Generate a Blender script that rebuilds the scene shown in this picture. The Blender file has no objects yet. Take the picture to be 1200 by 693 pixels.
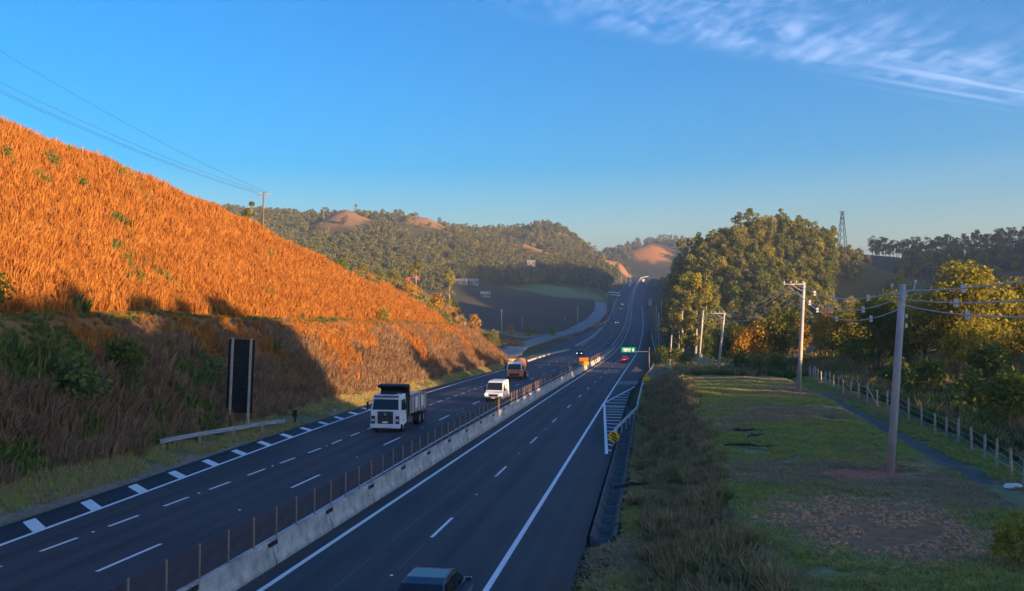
import bpy, bmesh, math, random
import numpy as np
from mathutils import Vector, Matrix

SC = bpy.context.scene
COL = SC.collection
R = math.radians
rnd = random.Random(7)
rng = np.random.default_rng(11)

# ------------------------------------------------------------------ camera
F = 1058.0            # focal length in pixels of a 1200 px wide picture
CX, CY = 600.0, 346.5
cam = bpy.data.cameras.new('camera'); cam_o = bpy.data.objects.new('camera', cam); COL.objects.link(cam_o)
cam.sensor_width = 36.0; cam.lens = 36.0 * F / 1200.0
cam.clip_start = 0.5; cam.clip_end = 40000
cam_o.location = (0, 0, 0); cam_o.rotation_euler = (R(90), 0, 0)
SC.camera = cam_o

# ------------------------------------------------------------------ light
SUN_AZ, SUN_EL = 124.0, 8.0          # clockwise from the view direction; above the horizon
sdir = Vector((math.sin(R(SUN_AZ)) * math.cos(R(SUN_EL)), math.cos(R(SUN_AZ)) * math.cos(R(SUN_EL)), math.sin(R(SUN_EL))))
sl = bpy.data.lights.new('sun', 'SUN'); sl.energy = 5.0; sl.angle = R(0.5); sl.color = (1.0, 0.62, 0.30)
so = bpy.data.objects.new('sun', sl); COL.objects.link(so)
so.rotation_euler = sdir.to_track_quat('Z', 'Y').to_euler(); so.location = (60, -40, 120)

W = bpy.data.worlds.new('World'); SC.world = W; W.use_nodes = True
nt = W.node_tree; nt.nodes.clear()
def N(tree, typ, **kw):
    n = tree.nodes.new(typ)
    for k, v in kw.items(): setattr(n, k, v)
    return n
sky = N(nt, 'ShaderNodeTexSky', sky_type='NISHITA', sun_disc=False)
sky.sun_elevation = R(SUN_EL); sky.sun_rotation = R(SUN_AZ)
sky.altitude = 650; sky.air_density = 1.0; sky.dust_density = 3.0; sky.ozone_density = 3.0
hsv = N(nt, 'ShaderNodeHueSaturation'); hsv.inputs['Saturation'].default_value = 1.68; hsv.inputs['Hue'].default_value = 0.508; hsv.inputs['Value'].default_value = 0.83
nt.links.new(sky.outputs[0], hsv.inputs['Color'])
# thin high cloud: a band of streaked noise on a plane far overhead
tc = N(nt, 'ShaderNodeTexCoord'); sep = N(nt, 'ShaderNodeSeparateXYZ'); nt.links.new(tc.outputs['Generated'], sep.inputs[0])
def M(op, a, b=None, c=None, clamp=False, tree=None):
    t = tree or nt
    n = N(t, 'ShaderNodeMath', operation=op, use_clamp=clamp)
    for i, v in enumerate((a, b, c)):
        if v is None: continue
        if isinstance(v, (int, float)): n.inputs[i].default_value = v
        else: t.links.new(v, n.inputs[i])
    return n.outputs[0]
zz = M('MAXIMUM', sep.outputs[2], 0.03)
u = M('DIVIDE', sep.outputs[0], zz); v = M('DIVIDE', sep.outputs[1], zz)
al = M('ADD', M('MULTIPLY', u, 0.87), M('MULTIPLY', v, 0.49))
ac = M('SUBTRACT', M('MULTIPLY', v, 0.87), M('MULTIPLY', u, 0.49))
def smooth(x, a, b):
    n = N(nt, 'ShaderNodeMapRange', interpolation_type='SMOOTHSTEP')
    nt.links.new(x, n.inputs[0]); n.inputs[1].default_value = a; n.inputs[2].default_value = b
    return n.outputs[0]
cv = N(nt, 'ShaderNodeCombineXYZ'); nt.links.new(M('MULTIPLY', M('ADD', M('MULTIPLY', sep.outputs[0], 0.97), M('MULTIPLY', sep.outputs[2], -0.24)), 9.0), cv.inputs[0]); nt.links.new(M('MULTIPLY', M('ADD', M('MULTIPLY', sep.outputs[2], 0.97), M('MULTIPLY', sep.outputs[0], 0.24)), 26.0), cv.inputs[1])
cn = N(nt, 'ShaderNodeTexNoise'); cn.inputs['Scale'].default_value = 1.5; cn.inputs['Detail'].default_value = 7; cn.inputs['Roughness'].default_value = 0.62; cn.inputs['Distortion'].default_value = 0.9
nt.links.new(cv.outputs[0], cn.inputs['Vector'])
cv2 = N(nt, 'ShaderNodeCombineXYZ'); nt.links.new(M('MULTIPLY', M('ADD', M('MULTIPLY', sep.outputs[0], 0.93), M('MULTIPLY', sep.outputs[2], 0.37)), 14.0), cv2.inputs[0]); nt.links.new(M('MULTIPLY', M('SUBTRACT', M('MULTIPLY', sep.outputs[2], 0.93), M('MULTIPLY', sep.outputs[0], 0.37)), 42.0), cv2.inputs[1])
cn2 = N(nt, 'ShaderNodeTexNoise'); cn2.inputs['Scale'].default_value = 2.2; cn2.inputs['Detail'].default_value = 4
nt.links.new(cv2.outputs[0], cn2.inputs['Vector'])
band = M('MULTIPLY', smooth(ac, 1.85, 2.5), M('SUBTRACT', 1.0, smooth(ac, 2.62, 2.9)))
band = M('MULTIPLY', band, smooth(al, 1.1, 2.3))
dens = M('MULTIPLY', smooth(M('ADD', M('MULTIPLY', cn.outputs[0], 0.5), M('MULTIPLY', cn2.outputs[0], 0.5)), 0.36, 0.74), band)
streak_c = N(nt, 'ShaderNodeCombineXYZ'); nt.links.new(M('MULTIPLY', al, 0.5), streak_c.inputs[0]); nt.links.new(M('MULTIPLY', ac, 9.0), streak_c.inputs[1])
cn3 = N(nt, 'ShaderNodeTexNoise'); cn3.inputs['Scale'].default_value = 1.0; cn3.inputs['Detail'].default_value = 3
nt.links.new(streak_c.outputs[0], cn3.inputs['Vector'])
lowb = M('MULTIPLY', M('MULTIPLY', smooth(ac, 2.35, 2.66), M('SUBTRACT', 1.0, smooth(ac, 2.68, 2.98))), smooth(al, 2.2, 4.2))
dens = M('MAXIMUM', M('MULTIPLY', dens, 0.36), M('MULTIPLY', M('MULTIPLY', lowb, smooth(cn3.outputs[0], 0.36, 0.80)), 0.6))
mixc = N(nt, 'ShaderNodeMixRGB'); nt.links.new(dens, mixc.inputs[0]); nt.links.new(hsv.outputs[0], mixc.inputs[1])
SKY_STR = 0.12
mixc.inputs[2].default_value = (2.6, 3.1, 4.6, 1)
bg = N(nt, 'ShaderNodeBackground'); bg.inputs[1].default_value = SKY_STR
wo = N(nt, 'ShaderNodeOutputWorld'); nt.links.new(mixc.outputs[0], bg.inputs[0]); nt.links.new(bg.outputs[0], wo.inputs[0])

SC.view_settings.view_transform = 'Standard'; SC.view_settings.look = 'None'
SC.view_settings.gamma = 1.0; SC.view_settings.use_curve_mapping = False
SC.view_settings.exposure = 1.8
SC.render.engine = 'CYCLES'
SC.cycles.use_denoising = True; SC.cycles.denoising_prefilter = 'ACCURATE'
SC.cycles.max_bounces = 5; SC.cycles.transparent_max_bounces = 8; SC.cycles.volume_bounces = 0
SC.cycles.sample_clamp_indirect = 6

# ------------------------------------------------------------------ helpers
def tag(o, label=None, cat=None, group=None, kind=None):
    if label: o['label'] = label
    if cat: o['category'] = cat
    if group: o['group'] = group
    if kind: o['kind'] = kind
    return o
def empty(name, loc, rz=0.0):
    o = bpy.data.objects.new(name, None); COL.objects.link(o); o.location = loc; o.rotation_euler = (0, 0, rz)
    o.empty_display_size = 0.3
    return o
class MB:
    def __init__(s): s.v = []; s.f = []; s.m = []
    def add(s, vs, fs, mi=0):
        k = len(s.v); s.v += [tuple(p) for p in vs]; s.f += [tuple(i + k for i in f) for f in fs]; s.m += [mi] * len(fs); return s
    def box(s, c, d, rz=0.0, mi=0, taper=1.0, rx=0.0, ry=0.0):
        x, y, z = d[0] / 2, d[1] / 2, d[2] / 2
        P = [(-x, -y, -z), (x, -y, -z), (x, y, -z), (-x, y, -z), (-x * taper, -y * taper, z), (x * taper, -y * taper, z), (x * taper, y * taper, z), (-x * taper, y * taper, z)]
        m = Matrix.Rotation(rz, 3, 'Z') @ Matrix.Rotation(ry, 3, 'Y') @ Matrix.Rotation(rx, 3, 'X')
        return s.add([Vector(c) + m @ Vector(p) for p in P], [(0, 3, 2, 1), (4, 5, 6, 7), (0, 1, 5, 4), (1, 2, 6, 5), (2, 3, 7, 6), (3, 0, 4, 7)], mi)
    def tube(s, pts, rad, n=8, mi=0, cap=True):
        pts = [Vector(p) for p in pts]
        if isinstance(rad, (int, float)): rad = [rad] * len(pts)
        vs = []; fs = []
        for i, p in enumerate(pts):
            t = (pts[min(i + 1, len(pts) - 1)] - pts[max(i - 1, 0)]).normalized()
            a = t.orthogonal().normalized() if abs(t.z) > 0.9 else Vector((0, 0, 1)).cross(t).normalized()
            if i and vs:
                pass
            b = t.cross(a)
            for k in range(n):
                w = 2 * math.pi * k / n
                vs.append(p + (a * math.cos(w) + b * math.sin(w)) * rad[i])
        for i in range(len(pts) - 1):
            for k in range(n):
                fs.append((i * n + k, i * n + (k + 1) % n, (i + 1) * n + (k + 1) % n, (i + 1) * n + k))
        if cap: fs.append(tuple(range(n - 1, -1, -1))); fs.append(tuple(range((len(pts) - 1) * n, len(pts) * n)))
        return s.add(vs, fs, mi)
    def loft(s, secs, mi=0, cap=True):
        n = len(secs[0]); vs = [p for q in secs for p in q]; fs = []
        for i in range(len(secs) - 1):
            for k in range(n):
                fs.append((i * n + k, i * n + (k + 1) % n, (i + 1) * n + (k + 1) % n, (i + 1) * n + k))
        if cap: fs.append(tuple(range(n - 1, -1, -1))); fs.append(tuple(range((len(secs) - 1) * n, len(secs) * n)))
        return s.add(vs, fs, mi)
    def mesh(s, name, mats):
        me = bpy.data.meshes.new(name); me.from_pydata(s.v, [], s.f)
        for m in (mats if isinstance(mats, (list, tuple)) else [mats]): me.materials.append(m)
        if any(s.m): me.polygons.foreach_set('material_index', s.m)
        me.update(); return me
    def build(s, name, mats, parent=None, smooth=False, bevel=0.0):
        me = s.mesh(name, mats)
        bm = bmesh.new(); bm.from_mesh(me); bmesh.ops.recalc_face_normals(bm, faces=bm.faces)
        if bevel: 
            es = [e for e in bm.edges if len(e.link_faces) == 2 and e.calc_face_angle(0) > 0.6]
            bmesh.ops.bevel(bm, geom=es, offset=bevel, segments=2, affect='EDGES', profile=0.6)
        bm.to_mesh(me); bm.free()
        if smooth:
            for p in me.polygons: p.use_smooth = True
        return link(name, me, parent)
def link(name, me, parent=None):
    o = bpy.data.objects.new(name, me); COL.objects.link(o)
    if parent is not None: o.parent = parent
    return o
def copy_tree(o, parent=None):
    kids = list(o.children)
    c = o.copy(); COL.objects.link(c); c.parent = parent
    for ch in kids: copy_tree(ch, c)
    return c
def np_mesh(name, V, Fq, mat):
    me = bpy.data.meshes.new(name)
    V = np.asarray(V, np.float32); Fq = np.asarray(Fq, np.int32)
    k = Fq.shape[1]
    me.vertices.add(len(V)); me.vertices.foreach_set('co', V.ravel())
    me.loops.add(Fq.size); me.loops.foreach_set('vertex_index', Fq.ravel())
    me.polygons.add(len(Fq)); me.polygons.foreach_set('loop_start', np.arange(0, Fq.size, k, dtype=np.int32))
    me.polygons.foreach_set('loop_total', np.full(len(Fq), k, np.int32))
    me.materials.append(mat); me.update(calc_edges=True); me.validate(); return me

# ------------------------------------------------------------------ materials
def mat(name, col, rough=0.7, metal=0.0, var=0.0, scale=3.0, bump=0.0, bscale=40.0, col2=None, spec=0.4, coords='Object', detail=5):
    m = bpy.data.materials.new(name); m.use_nodes = True; t = m.node_tree; b = t.nodes['Principled BSDF']
    b.inputs['Roughness'].default_value = rough; b.inputs['Metallic'].default_value = metal; b.inputs['Specular IOR Level'].default_value = spec
    b.inputs['Base Color'].default_value = (*col, 1)
    if var or bump or col2:
        c = N(t, 'ShaderNodeTexCoord')
    if var or col2:
        n = N(t, 'ShaderNodeTexNoise'); n.inputs['Scale'].default_value = scale; n.inputs['Detail'].default_value = detail; n.inputs['Roughness'].default_value = 0.6
        t.links.new(c.outputs[coords], n.inputs['Vector'])
        r = N(t, 'ShaderNodeValToRGB'); t.links.new(n.outputs[0], r.inputs[0])
        a = col2 or tuple(x * (1 - var) for x in col); z = tuple(min(1, x * (1 + var)) for x in col)
        r.color_ramp.elements[0].position = 0.32; r.color_ramp.elements[0].color = (*a, 1)
        r.color_ramp.elements[1].position = 0.68; r.color_ramp.elements[1].color = (*z, 1)
        t.links.new(r.outputs[0], b.inputs['Base Color'])
    if bump:
        n2 = N(t, 'ShaderNodeTexNoise'); n2.inputs['Scale'].default_value = bscale; n2.inputs['Detail'].default_value = 4
        t.links.new(c.outputs[coords], n2.inputs['Vector'])
        bp = N(t, 'ShaderNodeBump'); bp.inputs['Strength'].default_value = bump; bp.inputs['Distance'].default_value = 0.05
        t.links.new(n2.outputs[0], bp.inputs['Height']); t.links.new(bp.outputs[0], b.inputs['Normal'])
    return m
def leafmat(name, c1, c2, c3=None, trans=0.35, rough=0.6):
    """foliage: colour differs from leaf to leaf and from plant to plant"""
    m = bpy.data.materials.new(name); m.use_nodes = True; t = m.node_tree; t.nodes.clear()
    g = N(t, 'ShaderNodeNewGeometry'); oi = N(t, 'ShaderNodeObjectInfo')
    r = N(t, 'ShaderNodeValToRGB'); r.color_ramp.elements[0].color = (*c1, 1); r.color_ramp.elements[1].color = (*c2, 1)
    if c3:
        e = r.color_ramp.elements.new(0.85); e.color = (*c2, 1); r.color_ramp.elements[2].color = (*c3, 1)
    f = M('ADD', M('MULTIPLY', g.outputs['Random Per Island'], 0.6, tree=t), M('MULTIPLY', oi.outputs['Random'], 0.4, tree=t), tree=t)
    t.links.new(f, r.inputs[0])
    d = N(t, 'ShaderNodeBsdfDiffuse'); tr = N(t, 'ShaderNodeBsdfTranslucent'); mx = N(t, 'ShaderNodeMixShader'); mx.inputs[0].default_value = trans
    t.links.new(r.outputs[0], d.inputs[0]); t.links.new(r.outputs[0], tr.inputs[0])
    t.links.new(d.outputs[0], mx.inputs[1]); t.links.new(tr.outputs[0], mx.inputs[2])
    o = N(t, 'ShaderNodeOutputMaterial'); t.links.new(mx.outputs[0], o.inputs[0])
    return m

m_dry = leafmat('dry_grass', (0.34, 0.13, 0.03), (0.56, 0.26, 0.065), (0.64, 0.38, 0.12), 0.35)
m_brush = leafmat('brown_brush', (0.24, 0.155, 0.095), (0.42, 0.28, 0.165), (0.48, 0.36, 0.20), 0.45)
m_greenbrush = leafmat('green_brush', (0.10, 0.14, 0.04), (0.22, 0.26, 0.07), (0.30, 0.30, 0.09), 0.4)
m_grass = leafmat('field_grass', (0.32, 0.33, 0.09), (0.52, 0.52, 0.16), (0.62, 0.52, 0.26), 0.5)
m_straw = leafmat('straw', (0.36, 0.26, 0.15), (0.55, 0.42, 0.25), (0.64, 0.52, 0.32), 0.45)
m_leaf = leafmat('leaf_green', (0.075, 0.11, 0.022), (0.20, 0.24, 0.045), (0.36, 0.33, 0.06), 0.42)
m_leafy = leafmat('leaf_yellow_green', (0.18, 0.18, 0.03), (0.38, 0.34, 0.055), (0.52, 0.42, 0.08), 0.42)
m_leafo = leafmat('leaf_orange', (0.36, 0.20, 0.03), (0.58, 0.36, 0.055), (0.66, 0.46, 0.08), 0.42)
m_euc = leafmat('leaf_eucalyptus', (0.12, 0.15, 0.04), (0.28, 0.28, 0.075), (0.42, 0.36, 0.10), 0.42)
m_far = leafmat('leaf_far', (0.10, 0.12, 0.05), (0.22, 0.22, 0.085), (0.38, 0.29, 0.11), 0.38)
m_yel = leafmat('flower_yellow', (0.45, 0.28, 0.02), (0.75, 0.50, 0.03), (0.8, 0.6, 0.1), 0.3)
m_bark = mat('bark', (0.16, 0.12, 0.09), 0.9, var=0.4, scale=2.0)
m_weed = leafmat('weed_leaf', (0.22, 0.18, 0.08), (0.40, 0.33, 0.15), (0.46, 0.42, 0.20), 0.45)
m_barkl = mat('pale_bark', (0.34, 0.29, 0.24), 0.9, var=0.35, scale=1.5)
m_conc = mat('concrete', (0.42, 0.40, 0.37), 0.85, var=0.38, scale=1.6, bump=0.3, bscale=30, coords='Object')
m_concd = mat('weathered_concrete', (0.11, 0.105, 0.10), 0.9, var=0.4, scale=1.5, bump=0.4, bscale=20)
m_pole = mat('pole_concrete', (0.46, 0.44, 0.41), 0.85, var=0.18, scale=1.0, bump=0.15, bscale=30)
m_wood = mat('weathered_wood', (0.30, 0.24, 0.18), 0.9, var=0.35, scale=4)
m_woodp = mat('pale_timber', (0.40, 0.36, 0.29), 0.85, var=0.25, scale=3)
m_galv = mat('galvanised_steel', (0.55, 0.56, 0.58), 0.45, metal=0.7, var=0.15, scale=2)
m_steel = mat('dull_steel', (0.16, 0.15, 0.14), 0.6, metal=0.6)
m_black = mat('black_panel', (0.012, 0.012, 0.013), 0.6, var=0.4, scale=2)
m_paint = mat('road_paint', (0.82, 0.83, 0.84), 0.6, var=0.12, scale=6)
m_yellow = mat('yellow_plastic', (0.80, 0.50, 0.02), 0.5, var=0.1, scale=3)
m_orange = mat('orange_panel', (0.85, 0.22, 0.02), 0.5, var=0.1, scale=3)
m_signg = mat('sign_green', (0.0, 0.26, 0.19), 0.4)
m_white = mat('white_coat', (0.78, 0.80, 0.82), 0.35, spec=0.5)
m_rub = mat('rubber', (0.02, 0.02, 0.02), 0.85)
m_rim = mat('rim', (0.45, 0.45, 0.46), 0.4, metal=0.7)
m_glass = mat('dark_glass', (0.015, 0.02, 0.025), 0.08, spec=0.6)
m_glasst = mat('tinted_glass', (0.03, 0.04, 0.055), 0.1, spec=0.6)
m_dark = mat('dark_trim', (0.025, 0.025, 0.028), 0.6)
m_wire = mat('cable', (0.55, 0.55, 0.56), 0.6)
m_wired = mat('dark_cable', (0.05, 0.05, 0.055), 0.6)
m_insul = mat('insulator', (0.55, 0.56, 0.58), 0.3)
m_stone = mat('stone', (0.30, 0.26, 0.23), 0.9, var=0.3, scale=3, bump=0.5, bscale=6)
m_clod = mat('soil_clod', (0.52, 0.28, 0.14), 0.95, var=0.4, scale=4)
m_red = mat('red_coat', (0.55, 0.03, 0.03), 0.3, spec=0.5)
m_silver = mat('silver_coat', (0.5, 0.52, 0.55), 0.3, metal=0.5)
m_navy = mat('navy_coat', (0.02, 0.03, 0.06), 0.22, spec=0.6)
m_blackc = mat('black_coat', (0.015, 0.015, 0.018), 0.25, spec=0.5)
m_roof = mat('roof_tile', (0.55, 0.10, 0.06), 0.8, var=0.2)
m_wall = mat('plaster', (0.24, 0.235, 0.23), 0.8, var=0.1)
m_tank = mat('orange_drum', (0.62, 0.20, 0.05), 0.5, var=0.2, scale=1.5)
def lampmat(name, col, s):
    m = bpy.data.materials.new(name); m.use_nodes = True; b = m.node_tree.nodes['Principled BSDF']
    b.inputs['Base Color'].default_value = (*col, 1); b.inputs['Emission Color'].default_value = (*col, 1); b.inputs['Emission Strength'].default_value = s
    return m
m_head = lampmat('headlamp_lens', (0.9, 0.92, 0.95), 0.8)
m_tail = mat('tail_lens', (0.35, 0.01, 0.01), 0.2)
m_lens = mat('lamp_lens', (0.6, 0.62, 0.65), 0.15)

# ------------------------------------------------------------------ the lie of the land
def lerp_tab(x, xs, ys): return np.interp(x, xs, ys)
def smooth_tab(xs, ys):
    """dense, smoothed lookup of a table"""
    g = np.arange(-200, 1700, 2.0); y = np.interp(g, xs, ys)
    lo, hi = xs[0], xs[-1]
    y = np.where(g < lo, ys[0] + (g - lo) * (ys[1] - ys[0]) / (xs[1] - xs[0]), y)
    y = np.where(g > hi, ys[-1] + (g - hi) * (ys[-1] - ys[-2]) / (xs[-1] - xs[-2]), y)
    for s in (15, 25):
        k = np.hanning(2 * s + 1); k /= k.sum(); y = np.convolve(np.pad(y, s, mode='reflect', reflect_type='odd'), k, mode='valid')
    return lambda q: np.interp(q, g, y)
XA = smooth_tab([0, 60, 120, 190, 250, 330, 430, 520, 640, 750, 850, 950, 1100, 1250], [-13.24, -4.06, 5.0, 15.9, 25.6, 38.9, 54.5, 68.2, 85.0, 100.0, 115.5, 132.0, 158.0, 190.0])
ZR = smooth_tab([0, 60, 120, 190, 250, 330, 430, 520, 640, 750, 850, 950, 1100, 1250], [-8.88, -11.15, -13.43, -16.1, -18.1, -19.6, -19.0, -16.2, -10.6, -4.6, 2.5, 10.3, 21.3, 26.0])
def dL(Y): return np.interp(Y, [20, 33, 49, 70, 92, 400, 900], [0.0, 0.12, 0.35, 0.7, 0.92, 0.85, 0.5])
def T(X, Y): return X - XA(Y)
LEDGE = lambda Y: np.interp(Y, [0, 40, 60, 90, 150, 185, 215, 250, 300, 400, 480, 560], [-15.2, -15.3, -15.8, -16.4, -16.8, -17.0, -20.5, -24.5, -24.5, -22.0, -17.0, -14.5])
REDGE = lambda Y: np.interp(Y, [0, 130, 200, 260, 330, 420], [10.5, 10.5, 12.5, 13.5, 12.5, 11.0])
def road_z(t, Y):
    return ZR(Y) + dL(Y) * np.clip((-0.6 - t) / 1.4, 0, 1)
def road_pt(t, Y, dz=0.0):
    return Vector((float(XA(Y) + t), float(Y), float(road_z(np.float64(t), Y) + dz)))
def px(x, y, d): return ((x - CX) * d / F, d, (CY - y) * d / F)

def _hash(i, j, s):
    h = np.sin(i * 127.1 + j * 311.7 + s * 74.7) * 43758.5453
    return h - np.floor(h)
def vnoise(x, y, s=0):
    i = np.floor(x); j = np.floor(y); fx = x - i; fy = y - j
    fx = fx * fx * (3 - 2 * fx); fy = fy * fy * (3 - 2 * fy)
    a = _hash(i, j, s); b = _hash(i + 1, j, s); c = _hash(i, j + 1, s); d = _hash(i + 1, j + 1, s)
    return (a * (1 - fx) + b * fx) * (1 - fy) + (c * (1 - fx) + d * fx) * fy
def fbm(x, y, s=0, o=4):
    z = 0; a = 0.5
    for k in range(o): z = z + a * vnoise(x * 2 ** k, y * 2 ** k, s + k); a *= 0.5
    return z

ctrl = []
for Y in list(range(-60, 240, 25)) + list(range(240, 1250, 45)):
    for t in (-16, -4, 8): ctrl.append((float(XA(Y)) + t, Y, float(ZR(Y))))
def cp(x, y, d): ctrl.append(px(x, y, d))
# left of the cut, and the knoll behind its nose
for X, Y, Z in ((-60, 60, -9), (-45, 130, -13), (-45, 190, -16), (-90, 130, -10), (-20, 215, -17), (-30, 232, -14)): ctrl.append((X, Y, Z))
for q in ((440, 326, 268), (400, 318, 280), (350, 312, 300), (490, 340, 275), (530, 362, 285), (565, 388, 300), (470, 352, 240), (520, 385, 245), (560, 405, 270)): cp(*q)
for q in ((440, 338, 330), (380, 330, 350), (500, 352, 340)): cp(*q)
# valley floor and fields
for q in ((600, 398, 350), (640, 392, 410), (600, 384, 440), (560, 384, 420), (660, 378, 500), (620, 369, 520), (700, 366, 590), (560, 366, 520), (690, 352, 690), (630, 350, 650), (570, 352, 620), (650, 334, 760), (700, 336, 780), (600, 338, 740), (500, 350, 520), (440, 345, 480), (500, 340, 640)): cp(*q)
# wooded hills left
for q in ((300, 292, 520), (250, 285, 560), (340, 296, 600), (420, 322, 620), (520, 326, 700), (480, 300, 760), (560, 316, 800), (640, 316, 860), (700, 320, 900), (400, 288, 760), (330, 280, 820)): cp(*q)
for q in ((405, 247, 900), (446, 268, 930), (478, 252, 950), (500, 254, 960), (520, 263, 970), (416, 250, 905), (393, 250, 900), (370, 266, 900), (300, 266, 900), (540, 282, 985), (560, 290, 1000), (580, 296, 1020), (600, 290, 1050), (620, 274, 1080), (632, 267, 1090), (646, 266, 1095), (660, 271, 1095), (676, 283, 1095), (695, 296, 1100), (725, 306, 1180), (615, 286, 980), (200, 240, 900), (100, 230, 900)): cp(*q)
for q in ((405, 268, 1250), (490, 275, 1250), (560, 295, 1300), (640, 300, 1500), (700, 315, 1500), (730, 322, 1450)): cp(*q)
for q in ((762, 285, 1600), (735, 297, 1560), (790, 287, 1640), (750, 291, 1580), (776, 286, 1610), (765, 306, 1500), (740, 310, 1500), (790, 306, 1520), (700, 310, 1600), (650, 322, 1900), (840, 300, 1800), (770, 322, 1400), (745, 322, 1400), (765, 300, 1900)): cp(*q)
# right: wooded hill, shoulder ridge with the mast, hill beyond
for q in ((905, 273, 410), (870, 277, 400), (830, 292, 385), (795, 312, 370), (782, 340, 350), (945, 288, 430), (975, 310, 440), (850, 335, 335), (900, 335, 330), (950, 345, 340), (820, 362, 320), (880, 372, 300), (930, 380, 270), (990, 372, 330), (905, 300, 520), (840, 312, 520), (800, 330, 520), (790, 335, 700), (800, 325, 900), (780, 330, 1000)): cp(*q)
for q in ((1000, 296, 620), (1040, 303, 600), (1100, 308, 580), (1150, 302, 560), (1200, 294, 540), (1280, 280, 520), (1000, 345, 450), (1100, 352, 420), (1200, 350, 380), (960, 312, 640), (1000, 310, 800), (1200, 310, 760), (900, 320, 800)): cp(*q)
for q in ((1000, 395, 230), (1100, 395, 230), (1200, 390, 230), (920, 400, 220), (850, 405, 230), (810, 412, 240), (880, 430, 165), (960, 420, 160), (1040, 425, 130), (1100, 440, 105), (1180, 440, 100), (1260, 430, 100), (1010, 440, 105)): cp(*q)
# off to the right and behind; an unseen ridge added to shade the valley
for X, Y, Z in ((50, 60, -8), (45, 20, -6), (75, 40, -5), (60, -10, -5), (95, 20, 1), (95, 70, -6), (130, -20, 6), (140, 50, -3), (60, -60, -3), (110, -60, 6), (150, -90, 8), (250, -60, 10), (200, 100, 0), (300, 200, 8), (20, -60, -8), (-60, -40, -8), (-120, 0, 0), (-200, 100, 10), (-200, 300, 10), (0, -300, -8), (-400, -300, 0), (400, -300, 6), (-700, 300, 30), (-800, 900, 40), (700, 500, 30), (900, 1200, 40), (-900, 2500, 30), (900, 2600, 30), (0, 3200, 20), (-2500, 2500, 20), (2500, 2500, 20), (-2500, -1500, 0), (2500, -1500, 0), (660, 13, 104), (710, 80, 108), (750, 130, 140), (783, 196, 166), (839, 278, 172), (880, 340, 172), (1000, -20, 60), (1150, 200, 80), (560, -40, 60), (600, 100, 60), (690, 280, 70), (450, 20, 22)): ctrl.append((X, Y, Z))
for x_, y_, d_ in ((594, 433, 205), (590, 421, 258), (604, 407, 320), (640, 396, 385), (672, 388, 440), (694, 376, 520), (704, 364, 600), (703, 354, 690)):
    a_ = px(x_, y_, d_)
    for o_ in (-9, 0, 9): ctrl.append((a_[0] + o_, a_[1], a_[2]))
RAMP3 = np.array([px(600, 425, 240), px(594, 420, 265), px(604, 407, 320), px(640, 396, 385), px(672, 388, 440), px(694, 376, 520), px(704, 364, 600), px(703, 354, 690)])
CT = np.array(ctrl, float)
def _solve():
    P = CT[:, :2]; d = np.linalg.norm(P[:, None] - P[None], axis=2)
    A = d + 0 ; n = len(P)
    B = np.zeros((n + 1, n + 1)); B[:n, :n] = -A + np.diag(np.where(np.hypot(P[:, 0], P[:, 1]) > 620, 2.0, 1.5)); B[:n, n] = 1; B[n, :n] = 1
    rhs = np.zeros(n + 1); rhs[:n] = CT[:, 2]
    return np.linalg.solve(B, rhs)
_w = _solve()
def rbf(X, Y):
    out = np.full(X.shape, _w[-1])
    for k in range(len(CT)):
        out -= _w[k] * np.hypot(X - CT[k, 0], Y - CT[k, 1])
    return out
CUT_T = [-200, -62, -52, -44.0, -40.6, -32.6, -28.0, -21.0, -19.5, -16.5, 0]
CUT_H = [60, 36, 27.0, 17.0, 16.5, 9.5, 9.0, 0.9, 0.35, -0.05, -0.2]
NAT_Y = [-60, 20, 60, 85, 112, 140, 165, 182, 194, 204, 213, 224, 236]
NAT_H = [27, 29.5, 29, 28, 26.5, 24, 20.5, 18, 15.5, 11.5, 6.5, 0, -8]
FLD_Y = [-50, 10, 30, 48, 65, 84, 100, 115, 137, 160, 200, 260]
FLD_H = [0.6, 0.7, 0.9, 1.3, 2.2, 3.3, 3.5, 3.0, 1.9, 1.5, 0.6, 0.0]
def sm(x, a, b):
    q = np.clip((x - a) / (b - a), 0, 1); return q * q * (3 - 2 * q)
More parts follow.
